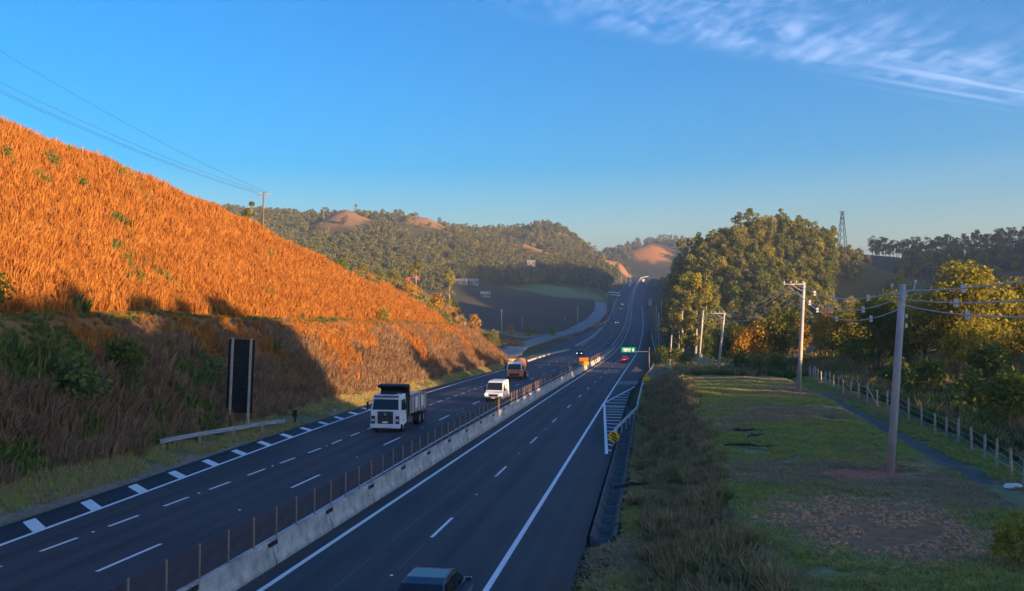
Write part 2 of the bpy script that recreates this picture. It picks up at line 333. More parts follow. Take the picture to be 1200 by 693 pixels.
def ground(X, Y):
    X = np.asarray(X, float); Y = np.asarray(Y, float)
    t = T(X, Y); zr = ZR(Y); z = rbf(X, Y)
    far = sm(np.hypot(X, Y), 150, 500)
    z = z + far * (fbm(X / 60, Y / 60, 3) - 0.5) * 6 * sm(np.abs(t), 30, 90) + (fbm(X / 9, Y / 9, 8) - 0.5) * 0.7 * sm(np.abs(t), 14, 24)
    # cut slope on the left with its two berms
    nat = np.interp(Y, NAT_Y, NAT_H) + np.clip(-48 - t, -40, 60) * 0.22
    cut = np.interp(t, CUT_T, CUT_H)
    lz = zr + dL(Y) + np.minimum(cut, nat) + (fbm(X / 6, Y / 6, 5) - 0.5) * 1.1 * sm(-t, 19, 23)
    z = np.where(t < -14, np.maximum(z * 1.0 - 3.0 * (1 - sm(Y, 235, 300)) , lz) * (1 - sm(Y, 236, 262)) + z * sm(Y, 236, 262), z)
    # mown field on the right
    fh = np.interp(Y, FLD_Y, FLD_H)
    prof = np.interp(t, [10.5, 12.0, 13.4, 15.2, 17.2, 24, 28.5, 29.2, 30.8, 31.8], [0, 0.03, 0.12, 0.55, 0.97, 1.0, 0.97, 0.86, 0.84, 0.95])
    rz = zr + fh * prof + (fbm(X / 3.5, Y / 3.5, 6) - 0.5) * 0.3 * sm(t, 13, 17) + (fbm(X / 2.2, Y / 0.9, 9, 3) - 0.45) * 0.22 * sm(t, 12.5, 14)
    wr = sm(t, 9, 10.5) * (1 - sm(t, 32, 40)) * (1 - sm(Y, 165, 235))
    z = z * (1 - wr) + rz * wr
    # bed of the side ramp
    best = np.full(X.shape, 1e9); rz_ = np.zeros(X.shape)
    for a_, b_ in zip(RAMP3[:-1], RAMP3[1:]):
        d_ = b_[:2] - a_[:2]; L2 = (d_ ** 2).sum(); q_ = np.clip(((X - a_[0]) * d_[0] + (Y - a_[1]) * d_[1]) / L2, 0, 1)
        ds = np.hypot(X - a_[0] - q_ * d_[0], Y - a_[1] - q_ * d_[1]); w_ = ds < best
        best = np.where(w_, ds, best); rz_ = np.where(w_, a_[2] + (b_[2] - a_[2]) * q_, rz_)
    wq = 1 - sm(best, 6.5, 17)
    z = z * (1 - wq) + (rz_ - 0.1) * wq
    # the road bed
    le, re = LEDGE(Y), REDGE(Y)
    inr = np.maximum(sm(t, le - 1.6, le - 0.1) * (1 - sm(t, re + 0.1, re + 1.2)), 0) * (Y < 1260)
    # banks next to the road further on
    wide = sm(t, le - 14, le - 1.2) * (1 - sm(t, re + 1.0, re + 12)) * sm(Y, 210, 260) * (1 - sm(Y, 1200, 1320))
    z = z * (1 - wide) + (zr + dL(Y) * (t < -1) - 0.06) * wide
    bed = zr + np.where(t < -1.2, dL(Y), 0) - 0.28 - np.hypot(X, Y) * 0.0006
    z = z * (1 - inr) + bed * inr
    drain = sm(t, 10.5, 10.7) * (1 - sm(t, 11.9, 12.2)) * sm(Y, 37, 39) * (1 - sm(Y, 104, 107))
    z = z - 0.55 * drain
    return z
def gz(X, Y): return float(ground(np.array([float(X)]), np.array([float(Y)]))[0])
def on_ground(t, Y):
    X = float(XA(Y)) + t
    return Vector((X, float(Y), gz(X, Y)))

# ------------------------------------------------------------------ terrain sheet
def cover(X, Y, Z):
    t = T(X, Y); n1 = fbm(X / 7, Y / 7, 21); n2 = fbm(X / 1.6, Y / 1.6, 22); n3 = fbm(X / 70, Y / 70, 23)
    C = np.empty(X.shape + (3,)); 
    def mixin(w, c):
        w = np.clip(w, 0, 1)[..., None]
        C[:] = C * (1 - w) + np.array(c) * w
    C[:] = (0.075, 0.08, 0.032)
    mixin(sm(n3, 0.4, 0.6) * 0.6, (0.12, 0.10, 0.045))
    d = np.hypot(X, Y)
    # pasture in the valley, pale meadow strip, ploughed slope
    def blob(cx, cy, rx, ry, c, k=1.0, soft=0.5):
        q = np.hypot((X - cx) / rx, (Y - cy) / ry) + (n1 - 0.5) * 0.5 + (fbm(X / 18, Y / 18, 24) - 0.5) * 0.9
        mixin(k * (1 - sm(q, 1 - soft, 1)), c)
    blob(*px(600, 360, 520)[:2], 110, 170, (0.085, 0.075, 0.05))
    blob(*px(655, 335, 735)[:2], 42, 34, (0.20, 0.24, 0.09))
    blob(*px(440, 325, 275)[:2], 45, 28, (0.30, 0.24, 0.06))
    blob(*px(590, 389, 400)[:2], 40, 18, (0.33, 0.18, 0.07))
    blob(*px(400, 250, 900)[:2], 36, 46, (0.30, 0.17, 0.085))
    blob(*px(490, 254, 950)[:2], 42, 40, (0.30, 0.17, 0.085))
    blob(*px(618, 285, 985)[:2], 40, 30, (0.40, 0.21, 0.08))
    blob(*px(715, 305, 1150)[:2], 45, 40, (0.36, 0.19, 0.085))
    blob(*px(765, 296, 1550)[:2], 44, 75, (0.52, 0.22, 0.05))
    blob(*px(1010, 320, 560)[:2], 90, 140, (0.10, 0.085, 0.05))
    # the cut on the left
    w = sm(-t, 20, 22.5) * (1 - sm(Y, 225, 250)) * (t > -130)
    mixin(w, (0.30, 0.15, 0.055)); mixin(w * sm(n1, 0.45, 0.6) * 0.5, (0.18, 0.11, 0.05))
    berm = np.maximum(np.exp(-((t + 30.3) / 2.0) ** 2), np.exp(-((t + 42.2) / 1.2) ** 2) * 0.5) * (Y < 235)
    mixin(berm * 0.8, (0.16, 0.15, 0.045))
    ver = sm(-t, 15.5, 16.5) * (1 - sm(-t, 20, 22.5)) * (Y < 240)
    mixin(ver, (0.19, 0.18, 0.09)); mixin(ver * (1 - sm(-t, 16.6, 17.8)) * 0.9, (0.26, 0.21, 0.17)); mixin(ver * sm(n2, 0.5, 0.65) * 0.6, (0.28, 0.21, 0.15))
    # field and embankment on the right
    fw = sm(t, 11.8, 12.4) * (1 - sm(t, 33, 36)) * (1 - sm(Y, 200, 230))
    mixin(fw, (0.22, 0.25, 0.09)); mixin(fw * sm(n1, 0.42, 0.6) * 0.75, (0.33, 0.27, 0.15)); mixin(fw * sm(n2, 0.55, 0.7) * 0.6, (0.11, 0.09, 0.055))
    mixin(fw * sm(t, 13.4, 14.4) * (1 - sm(t, 16.6, 17.6)) * 0.9, (0.22, 0.16, 0.10))
    # bare soil with clods, red earth round the pole, wheel track by the fence
    q = np.hypot((X - 14.6) / 4.8, (Y - 36.5) / 6.8) + (n1 - 0.5) * 0.7
    mixin((1 - sm(q, 0.6, 1.05)) * 0.95, (0.38, 0.20, 0.105))
    q = np.hypot((X - 18.6) / 2.7, (Y - 47.6) / 1.5) + (n2 - 0.5) * 0.6
    mixin(1 - sm(q, 0.6, 1.0), (0.58, 0.17, 0.12))
    q = np.hypot((X - 15.5) / 4.5, (Y - 52) / 4.5) + (n1 - 0.5) * 0.8
    mixin((1 - sm(q, 0.4, 1.0)) * 0.6, (0.34, 0.23, 0.17))
    tr = np.exp(-((t - np.interp(Y, [38, 50, 70, 90], [30.6, 30.4, 29.9, 28.9])) / 0.8) ** 2) * (Y < 92) * (Y > 46)
    mixin(tr, (0.14, 0.13, 0.125))
    return C
def terrain():
    a_in = np.linspace(-33, 33, 500); a_out = np.concatenate([np.linspace(33.5, 80, 60), np.linspace(82, 278, 60), np.linspace(280, 326.5, 60)])
    ang = np.radians(np.concatenate([a_in, a_out])); r = np.concatenate([[3.0, 7.0], np.geomspace(11, 3350, 420)])
    A, Rr = np.meshgrid(ang, r); X = np.sin(A) * Rr; Y = np.cos(A) * Rr
    Z = ground(X, Y); C = cover(X, Y, Z); n, m = X.shape
    V = np.stack([X, Y, Z], -1).reshape(-1, 3)
    i, j = np.meshgrid(np.arange(n - 1), np.arange(m), indexing='ij'); j2 = (j + 1) % m
    Fq = np.stack([i * m + j, (i + 1) * m + j, (i + 1) * m + j2, i * m + j2], -1).reshape(-1, 4)[:, ::-1]
    gm = bpy.data.materials.new('earth'); gm.use_nodes = True; t = gm.node_tree; b = t.nodes['Principled BSDF']
    at = N(t, 'ShaderNodeVertexColor', layer_name='Col'); b.inputs['Roughness'].default_value = 0.95; b.inputs['Specular IOR Level'].default_value = 0.1
    c = N(t, 'ShaderNodeTexCoord'); nz = N(t, 'ShaderNodeTexNoise'); nz.inputs['Scale'].default_value = 2.2; nz.inputs['Detail'].default_value = 8; nz.inputs['Roughness'].default_value = 0.7
    t.links.new(c.outputs['Object'], nz.inputs['Vector'])
    rp = N(t, 'ShaderNodeMapRange'); rp.inputs[1].default_value = 0.3; rp.inputs[2].default_value = 0.7; rp.inputs[3].default_value = 0.62; rp.inputs[4].default_value = 1.25
    t.links.new(nz.outputs[0], rp.inputs[0])
    mm = N(t, 'ShaderNodeMixRGB', blend_type='MULTIPLY'); mm.inputs[0].default_value = 1; t.links.new(at.outputs[0], mm.inputs[1]); t.links.new(rp.outputs[0], mm.inputs[2])
    t.links.new(mm.outputs[0], b.inputs['Base Color'])
    bp = N(t, 'ShaderNodeBump'); bp.inputs['Strength'].default_value = 0.6; bp.inputs['Distance'].default_value = 0.12; t.links.new(nz.outputs[0], bp.inputs['Height']); t.links.new(bp.outputs[0], b.inputs['Normal'])
    me = np_mesh('ground', V, Fq, gm)
    ca = me.color_attributes.new('Col', 'FLOAT_COLOR', 'POINT')
    ca.data.foreach_set('color', np.concatenate([C.reshape(-1, 3), np.ones((n * m, 1))], 1).astype(np.float32).ravel())
    me.polygons.foreach_set('use_smooth', np.ones(len(me.polygons), bool))
    return tag(link('ground', me), kind='structure')
terrain()

# ------------------------------------------------------------------ roads
def asphalt(name, base, wear=True):
    m = bpy.data.materials.new(name); m.use_nodes = True; t = m.node_tree; b = t.nodes['Principled BSDF']
    uv = N(t, 'ShaderNodeUVMap', uv_map='road'); sp = N(t, 'ShaderNodeSeparateXYZ'); t.links.new(uv.outputs[0], sp.inputs[0])
    g = N(t, 'ShaderNodeTexNoise'); g.inputs['Scale'].default_value = 60; g.inputs['Detail'].default_value = 3; t.links.new(uv.outputs[0], g.inputs['Vector'])
    mp = N(t, 'ShaderNodeMapping'); mp.inputs['Scale'].default_value = (1.1, 0.02, 1); t.links.new(uv.outputs[0], mp.inputs[0])
    s = N(t, 'ShaderNodeTexNoise'); s.inputs['Scale'].default_value = 1.3; s.inputs['Detail'].default_value = 4; t.links.new(mp.outputs[0], s.inputs['Vector'])
    p = N(t, 'ShaderNodeTexNoise'); p.inputs['Scale'].default_value = 0.12; p.inputs['Detail'].default_value = 5; t.links.new(uv.outputs[0], p.inputs['Vector'])
    # wheel paths polished a little lighter, two per lane
    wv = M('SINE', M('MULTIPLY', sp.outputs[0], 2 * math.pi / 1.85, tree=t), tree=t)
    f = M('ADD', M('ADD', M('MULTIPLY', g.outputs[0], 0.35, tree=t), M('MULTIPLY', s.outputs[0], 0.9, tree=t), tree=t), M('MULTIPLY', p.outputs[0], 0.55, tree=t), tree=t)
    f = M('ADD', f, M('MULTIPLY', wv, 0.07 if wear else 0.0, tree=t), tree=t)
    rp = N(t, 'ShaderNodeValToRGB'); t.links.new(f, rp.inputs[0])
    rp.color_ramp.elements[0].position = 0.6; rp.color_ramp.elements[0].color = (*[x * 0.68 for x in base], 1)
    rp.color_ramp.elements[1].position = 1.2; rp.color_ramp.elements[1].color = (*[x * 1.45 for x in base], 1)
    t.links.new(rp.outputs[0], b.inputs['Base Color']); b.inputs['Roughness'].default_value = 0.78; b.inputs['Specular IOR Level'].default_value = 0.35
    bp = N(t, 'ShaderNodeBump'); bp.inputs['Strength'].default_value = 0.15; bp.inputs['Distance'].default_value = 0.01; t.links.new(g.outputs[0], bp.inputs['Height']); t.links.new(bp.outputs[0], b.inputs['Normal'])
    return m
m_asph = asphalt('asphalt', (0.043, 0.043, 0.049)); m_asph2 = asphalt('old_asphalt', (0.19, 0.185, 0.18), False); m_patch = asphalt('asphalt_patch', (0.12, 0.12, 0.12), False)
YS = np.concatenate([np.arange(-40, 260, 4.0), np.arange(260, 1256, 12.0)])
def strip(name, ys, tfun, zfun, m, parent=None, skirt=0.0):
    """surface swept along the highway; tfun(Y) gives the offsets of one cross section"""
    V = []; UV = []; Fq = []
    for Y in ys:
        ts = tfun(Y)
        row = [(float(XA(Y)) + t, float(Y), float(zfun(t, Y))) for t in ts]; uvr = [(t, float(Y)) for t in ts]
        if skirt: row = [(row[0][0], row[0][1], row[0][2] - skirt)] + row + [(row[-1][0], row[-1][1], row[-1][2] - skirt)]; uvr = [uvr[0]] + uvr + [uvr[-1]]
        V += row; UV += uvr; k = len(row)
    for i in range(len(ys) - 1):
        for j in range(k - 1): Fq.append((i * k + j, i * k + j + 1, (i + 1) * k + j + 1, (i + 1) * k + j))
    me = np_mesh(name, V, Fq, m)
    ul = me.uv_layers.new(name='road'); li = np.empty(len(me.loops), np.int32); me.loops.foreach_get('vertex_index', li)
    ul.data.foreach_set('uv', np.array(UV, np.float32)[li].ravel())
    return link(name, me, parent)
road = tag(strip('road', YS, lambda Y: [float(LEDGE(Y)), -12, -8, -4, -2.0, -0.6, 3, 7, float(REDGE(Y))], road_z, m_asph, skirt=0.5), kind='structure')
lift = lambda Y: 0.006 + max(0.0, Y - 60) * 0.00008
def paint(name, ys, t0, t1, m=None):
    z = lambda t, Y: road_z(np.float64(t), Y) + lift(Y)
    a = t0 if callable(t0) else (lambda Y: t0); b = t1 if callable(t1) else (lambda Y: t1)
    return strip(name, ys, lambda Y: [a(Y), b(Y)], z, m or m_paint, road)
TB = lambda Y: float(np.interp(Y, [0, 130, 300, 600], [7.62, 7.75, 7.6, 7.4]))
TF = lambda Y: float(np.interp(Y, [0, 36, 82, 130, 173, 200, 240], [-13.0, -13.0, -14.4, -15.2, -15.9, -16.3, -16.4]))
TE = lambda Y: float(np.interp(Y, [0, 34, 64, 97, 140, 200, 600], [-11.0, -10.8, -9.75, -10.0, -10.4, -10.3, -9.6]))
TD = lambda Y: float(np.interp(Y, [0, 33, 49, 81, 124, 600], [-7.2, -6.8, -6.1, -5.55, -5.9, -5.9]))
TC = lambda Y: float(np.interp(Y, [0, 39, 183, 600], [3.9, 3.9, 3.95, 3.8]))
w = 0.11
paint('edge_line', YS, -w - 0.02, w - 0.02)
paint('edge_line', [Y for Y in YS if Y <= 700], lambda Y: TB(Y) - w, lambda Y: TB(Y) + w)
paint('edge_line', [Y for Y in YS if Y <= 192], lambda Y: TF(Y) - w, lambda Y: TF(Y) + w)
paint('edge_line', YS, -2.65, -2.45)
paint('edge_line', [Y for Y in YS if 330 <= Y], lambda Y: -13.6 - w, lambda Y: -13.6 + w)
for Y in np.arange(22.6 - 16, 430, 16.0): paint('lane_dash', [Y, Y + 2, Y + 4], lambda q: TC(q) - 0.075, lambda q: TC(q) + 0.075)
for Y in np.arange(32.7 - 32, 430, 16.0): paint('lane_dash', [Y, Y + 2, Y + 4], lambda q: TD(q) - 0.085, lambda q: TD(q) + 0.085)
for Y in np.arange(18.5, 175, 4.25): paint('lane_dash', [Y, Y + 1.1, Y + 2.2], lambda q: TE(q) - 0.085, lambda q: TE(q) + 0.085)
for Y in np.arange(190, 430, 16.0): paint('lane_dash', [Y, Y + 2, Y + 4], lambda q: TE(q) - 0.085, lambda q: TE(q) + 0.085)
for Y in np.arange(39.1, 101, 4.25):   # bars across the left shoulder
    tf = TF(Y); te = float(LEDGE(Y)) + 0.35
    V = [tuple(road_pt(a_, Y + b_, 0.006)) for a_, b_ in ((tf - w, -0.42), (tf - w, 0.42), (te, 2.3), (te, 1.46))]
    link('shoulder_bar', np_mesh('shoulder_bar', V, [(0, 1, 2, 3)], m_paint), road)
# hatched taper on the right shoulder
hl = lambda Y: float(np.interp(Y, [64.5, 109.5], [10.15, 7.75])); hr = lambda Y: float(np.interp(Y, [109.5, 140], [7.75, 10.85]))
paint('taper_line', np.linspace(64.5, 108.9, 12), lambda Y: hl(Y) - 0.12, lambda Y: hl(Y) + 0.12)
paint('taper_line', np.linspace(110.2, 141, 10), lambda Y: hr(Y) - 0.1, lambda Y: hr(Y) + 0.1)
for k, Y in enumerate(np.concatenate([np.arange(66.5, 104, 3.1), np.arange(105, 137, 4.6)])):
    a = (hl(Y) + 0.13) if Y < 109.5 else (hr(Y) + 0.11); b = 10.42
    V = []
    for (t, dy) in ((a, 0), (b, -0.5), (b, -0.05), (a, 0.45)):
        V.append(road_pt(t, Y + dy, lift(Y)))
    o = link('hatch_stripe', np_mesh('hatch_stripe', [tuple(p) for p in V], [(0, 1, 2, 3)], m_paint), road)
m_fade = asphalt('faded_seam', (0.085, 0.087, 0.095), False)
for Y in np.arange(20, 170, 9.0):
    paint('faded_seam', np.linspace(Y, Y + rnd.uniform(4, 8), 4), lambda q: TC(q) - 1.55, lambda q: TC(q) - 1.49, m_fade)
    paint('faded_seam', np.linspace(Y, Y + rnd.uniform(2, 7), 4), lambda q: TD(q) + 0.62, lambda q: TD(q) + 0.68, m_fade)
    paint('faded_seam', np.linspace(Y + 4.5, Y + 8.5, 3), lambda q: TC(q) - 0.03, lambda q: TC(q) + 0.03, m_fade)
paint('pavement_patch', [146, 150, 156], 8.0, 11.2, m_patch)
# lane reflectors between the dashes
stud = MB().box((0, 0, 0.012), (0.12, 0.10, 0.024), taper=0.7).mesh('road_stud', m_paint)
for Y in np.arange(22.6 + 10, 100, 16.0):
    o = link('road_stud', stud, road); o.location = road_pt(TD(Y + 10.5), Y + 10.5, 0.004)
    o = link('road_stud', stud, road); o.location = road_pt(TC(Y), Y, 0.004)
for Y in np.arange(18.5 + 3.2, 110, 4.25 * 2):
    o = link('road_stud', stud, road); o.location = road_pt(TE(Y), Y, 0.004)

def draped(name, pts, width, m, dz=0.07, parent=None):
    """side road laid over the ground along a poly-line of (X, Y)"""
    P = np.array(pts, float); s = np.concatenate([[0], np.cumsum(np.linalg.norm(np.diff(P, axis=0), axis=1))])
    q = np.linspace(0, s[-1], max(8, int(s[-1] / 5))); x = np.interp(q, s, P[:, 0]); y = np.interp(q, s, P[:, 1])
    for _ in range(3):
        x[1:-1] = (x[:-2] + x[1:-1] * 2 + x[2:]) / 4; y[1:-1] = (y[:-2] + y[1:-1] * 2 + y[2:]) / 4
    dx = np.gradient(x); dy = np.gradient(y); L = np.hypot(dx, dy); nx, ny = dy / L, -dx / L
    offs = np.linspace(-width / 2, width / 2, 5); V = []; UV = []; Fq = []
    for i in range(len(q)):
        X = x[i] + nx[i] * offs; Y = y[i] + ny[i] * offs; Z = ground(X, Y); zc = np.maximum(Z, Z.mean()) + dz + np.hypot(x[i], y[i]) * 0.0006
        V += [(X[0], Y[0], zc[0] - 0.6)] + list(zip(X, Y, zc)) + [(X[-1], Y[-1], zc[-1] - 0.6)]; UV += [(offs[0], q[i])] + [(o, q[i]) for o in offs] + [(offs[-1], q[i])]
    k = 7
    for i in range(len(q) - 1):
        for j in range(k - 1): Fq.append((i * k + j, i * k + j + 1, (i + 1) * k + j + 1, (i + 1) * k + j))
    me = np_mesh(name, V, Fq, m); ul = me.uv_layers.new(name='road'); li = np.empty(len(me.loops), np.int32); me.loops.foreach_get('vertex_index', li)
    ul.data.foreach_set('uv', np.array(UV, np.float32)[li].ravel())
    return link(name, me, parent)
RAMP = [px(600, 425, 240)[:2], px(594, 420, 265)[:2], px(604, 407, 320)[:2], px(640, 396, 385)[:2], px(672, 388, 440)[:2], px(694, 376, 520)[:2], px(704, 364, 600)[:2], px(703, 354, 690)[:2]]
tag(draped('side_road', RAMP, 8.5, m_asph2), kind='structure')
tag(draped('side_road', [px(640, 395, 392)[:2], px(610, 396, 385)[:2], px(570, 395, 380)[:2], px(520, 393, 375)[:2]], 4.0, m_asph2, 0.10), kind='structure')

# ------------------------------------------------------------------ median barrier with its screen
bar = empty('median_barrier', road_pt(-1.15, 60)); tag(bar, 'long concrete median barrier topped with a brown mesh anti-glare screen', 'barrier')
def child_at(o, parent, M4):
    o.parent = parent; o.matrix_parent_inverse = Matrix.Identity(4)
    o.matrix_basis = parent_inv(parent) @ M4
    return o
def parent_inv(p): return (Matrix.Translation(p.location) @ p.rotation_euler.to_matrix().to_4x4()).inverted()
def frame_at(t, Y, dz=0.0, h=2.0):
    a, b, c = road_pt(t, Y - h), road_pt(t, Y + h), road_pt(t, Y, dz)
    y = (b - a).normalized(); x = y.cross(Vector((0, 0, 1))).normalized(); z = x.cross(y)
    m = Matrix((x, y, z)).transposed().to_4x4(); m.translation = c
    return m
prof = [(-0.31, -0.4), (-0.31, 0.09), (-0.19, 0.34), (-0.10, 0.86), (-0.075, 0.88), (0.075, 0.88), (0.10, 0.86), (0.19, 0.34), (0.31, 0.09), (0.31, -0.4)]
L = 6.1
seg = MB().loft([[(x * 0.97, -L / 2 + 0.05, z) for x, z in prof], [(x, -L / 2 + 0.09, z) for x, z in prof], [(x, L / 2 - 0.09, z) for x, z in prof], [(x * 0.97, L / 2 - 0.05, z) for x, z in prof]])
seg.box((0.125, -L / 2 + 0.22, 0.74), (0.08, 0.34, 0.16), mi=1); seg.box((0.125, L / 2 - 0.22, 0.74), (0.08, 0.34, 0.16), mi=1); seg.box((0.0, -L / 2, 0.3), (0.12, 0.14, 0.7), mi=1)
seg_me = seg.mesh('barrier_segment', [m_conc, m_dark])
k = 0
Y = 13.0
ang = math.cos(math.atan(0.153))
while Y < 330:
    child_at(link('barrier_segment', seg_me), bar, frame_at(-1.15, Y)); Y += L * ang; k += 1
mb = MB(); ys = np.arange(Y - 3, 1250, 10.0)
mb.loft([[(float(XA(q)) - 1.15 + x, float(q), float(ZR(q)) + z) for x, z in prof] for q in ys])
o = mb.build('barrier_run', m_conc); child_at(o, bar, Matrix.Identity(4))
m_mesh = bpy.data.materials.new('screen_mesh'); m_mesh.use_nodes = True; t_ = m_mesh.node_tree; t_.nodes.clear()
d_ = N(t_, 'ShaderNodeBsdfDiffuse'); d_.inputs[0].default_value = (0.13, 0.085, 0.065, 1); tr_ = N(t_, 'ShaderNodeBsdfTransparent'); mx_ = N(t_, 'ShaderNodeMixShader')
tcx = N(t_, 'ShaderNodeTexCoord'); nx_ = N(t_, 'ShaderNodeTexNoise'); nx_.inputs['Scale'].default_value = 3.0; t_.links.new(tcx.outputs['Object'], nx_.inputs['Vector'])
t_.links.new(M('MULTIPLY_ADD', nx_.outputs[0], 0.26, 0.09, tree=t_), mx_.inputs[0])
t_.links.new(tr_.outputs[0], mx_.inputs[1]); t_.links.new(d_.outputs[0], mx_.inputs[2]); oo_ = N(t_, 'ShaderNodeOutputMaterial'); t_.links.new(mx_.outputs[0], oo_.inputs[0])
post_me = MB().box((0, 0, 0.56), (0.045, 0.06, 1.14)).box((0.06, 0, -0.15), (0.02, 0.09, 0.32)).mesh('screen_post', m_wood)
pan_me = MB().box((0, 0, 0.56), (0.012, 1.93, 1.0)).mesh('screen_panel', m_mesh)
pan3_me = MB().box((0, 0, 0.56), (0.012, 5.9, 1.0)).mesh('screen_panel', m_mesh)
Y = 13.0
while Y < 300:
    if Y < 130:
        child_at(link('screen_post', post_me), bar, frame_at(-1.15, Y, 0.88)); child_at(link('screen_panel', pan_me), bar, frame_at(-1.15, Y + 1.0, 0.88)); Y += 2.0 * ang
    else:
        child_at(link('screen_post', post_me), bar, frame_at(-1.15, Y, 0.88)); child_at(link('screen_panel', pan3_me), bar, frame_at(-1.15, Y + 3.0, 0.88)); Y += 6.0 * ang

# ------------------------------------------------------------------ drain channel and kerbs on the right
dr = tag(empty('drain_channel', road_pt(11.2, 40)), 'open concrete drain channel running beside the right shoulder', 'drain')
Y = 39.0; kk = 0
while Y < 104:
    m4 = frame_at(11.2, Y + 1.2)
    pr = [(-0.56, -0.02), (-0.44, -0.02), (-0.22, -0.42), (0.22, -0.42), (0.44, 0.0), (0.60, 0.02), (0.60, -0.62), (-0.56, -0.62)]
    if kk == 0: dmesh = MB().loft([[(x, -1.19, z) for x, z in pr], [(x, 1.19, z) for x, z in pr]]).mesh('channel_section', m_concd)
    o = link('channel_section', dmesh); child_at(o, dr, m4 @ Matrix.Translation((0, 0, rnd.uniform(-0.03, 0.02))) @ Matrix.Rotation(rnd.uniform(-0.012, 0.012), 4, 'Z')); Y += 2.4 * ang; kk += 1

# ------------------------------------------------------------------ guard rails
def guard_rail(name, pts, label, hgt=0.72, post_gap=4.0, end=None):
    """pts: ground points; W beam on posts"""
    P = [Vector(p) for p in pts]; root = tag(empty(name, P[0]), label, 'guard rail'); o0 = P[0]
    q = [p - o0 for p in P]
    W_ = [(0.0, 0.155), (0.045, 0.12), (0.07, 0.08), (0.045, 0.04), (0.0, 0.0), (0.045, -0.04), (0.07, -0.08), (0.045, -0.12), (0.0, -0.155), (-0.012, -0.15), (0.033, -0.12), (0.058, -0.08), (0.033, -0.04), (-0.012, 0.0), (0.033, 0.04), (0.058, 0.08), (0.033, 0.12), (-0.012, 0.15)]
    secs = []
    for i, p in enumerate(q):
        t = (q[min(i + 1, len(q) - 1)] - q[max(0, i - 1)]); t.z = 0; t.normalize(); n = Vector((-t.y, t.x, 0))
        secs.append([p + n * (a * 1.3) + Vector((0, 0, hgt + b)) for a, b in W_])
    MB().loft(secs).build('beam', m_galv, root)
    acc = 0.0; nxt = 0.3
    for i in range(len(q) - 1):
        d = (q[i + 1] - q[i]).length
        while nxt <= acc + d:
            p = q[i].lerp(q[i + 1], (nxt - acc) / d)
            o = MB().box((0, 0, hgt / 2 - 0.1), (0.10, 0.07, hgt + 0.3)).build('post', m_galv, root); o.location = p + Vector((0.0, 0, 0)); nxt += post_gap
        acc += d
    return root
def gpath(a, n=10):
    out = []
    for i in range(len(a) - 1):
        for j in range(n): 
            u_ = j / n; out.append((a[i][0] * (1 - u_) + a[i + 1][0] * u_, a[i][1] * (1 - u_) + a[i + 1][1] * u_))
    out.append(a[-1]); return out
guard_rail('guard_rail', [on_ground(t, Y) for t, Y in gpath([(-19.0, 59.5), (-18.6, 63), (-17.6, 69), (-17.0, 75)], 6)], 'short steel guard rail on the grassy left verge below the black panel')
guard_rail('guard_rail', [road_pt(t, Y) for t, Y in gpath([(10.35, 71), (10.5, 75), (11.95, 95), (12.1, 125), (12.2, 150)], 10)], 'steel guard rail behind the hatched taper on the right shoulder')
guard_rail('guard_rail', [road_pt(t, Y) for t, Y in gpath([(12.6, 165), (13.6, 200), (14.4, 260), (13.2, 330), (12.0, 420)], 10)], 'distant steel guard rail along the right shoulder beyond the green sign', post_gap=8)
# striped end marker of the rail
em = tag(empty('rail_end_marker', road_pt(10.45, 70.2)), 'round yellow and black striped marker at the near end of the guard rail', 'marker')
mb = MB(); mb.tube([(0, -0.16, 0.55), (0, 0.16, 0.55)], 0.42, 18); mb.build('pad', m_yellow, em)
for k, z in enumerate((-0.22, 0.02, 0.26)):
    o = MB().box((0, -0.175, 0), (0.62 if k == 1 else 0.42, 0.02, 0.10), ry=0.6).build('stripe', m_black, em); o.location = (0.0, 0, 0.55 + z)
MB().box((0, 0.0, 0.05), (0.1, 0.1, 0.5)).build('foot', m_galv, em)
# yellow crash cushion by the path
cc = tag(empty('crash_cushion', road_pt(12.7, 146), -0.15), 'yellow crash cushion with dark seams on the right verge under the trees', 'crash cushion')
for k in range(3):
    o = MB().box((0, 0, 0.62), (1.35 - 0.22 * k, 0.7, 1.25 - 0.1 * k), taper=0.86).build('cushion_block', m_yellow, cc, bevel=0.05); o.location = (0.05 * k, -0.75 + 0.78 * k, 0)
    MB().box((0.05 * k, -0.75 + 0.78 * k - 0.37, 0.55), (0.9, 0.03, 0.08)).build('seam', m_dark, cc)
MB().box((0, -0.9, 1.55), (0.55, 0.05, 0.7)).build('marker_board', m_orange, cc); MB().box((0, -0.86, 0.9), (0.06, 0.06, 1.2)).build('marker_post', m_galv, cc)

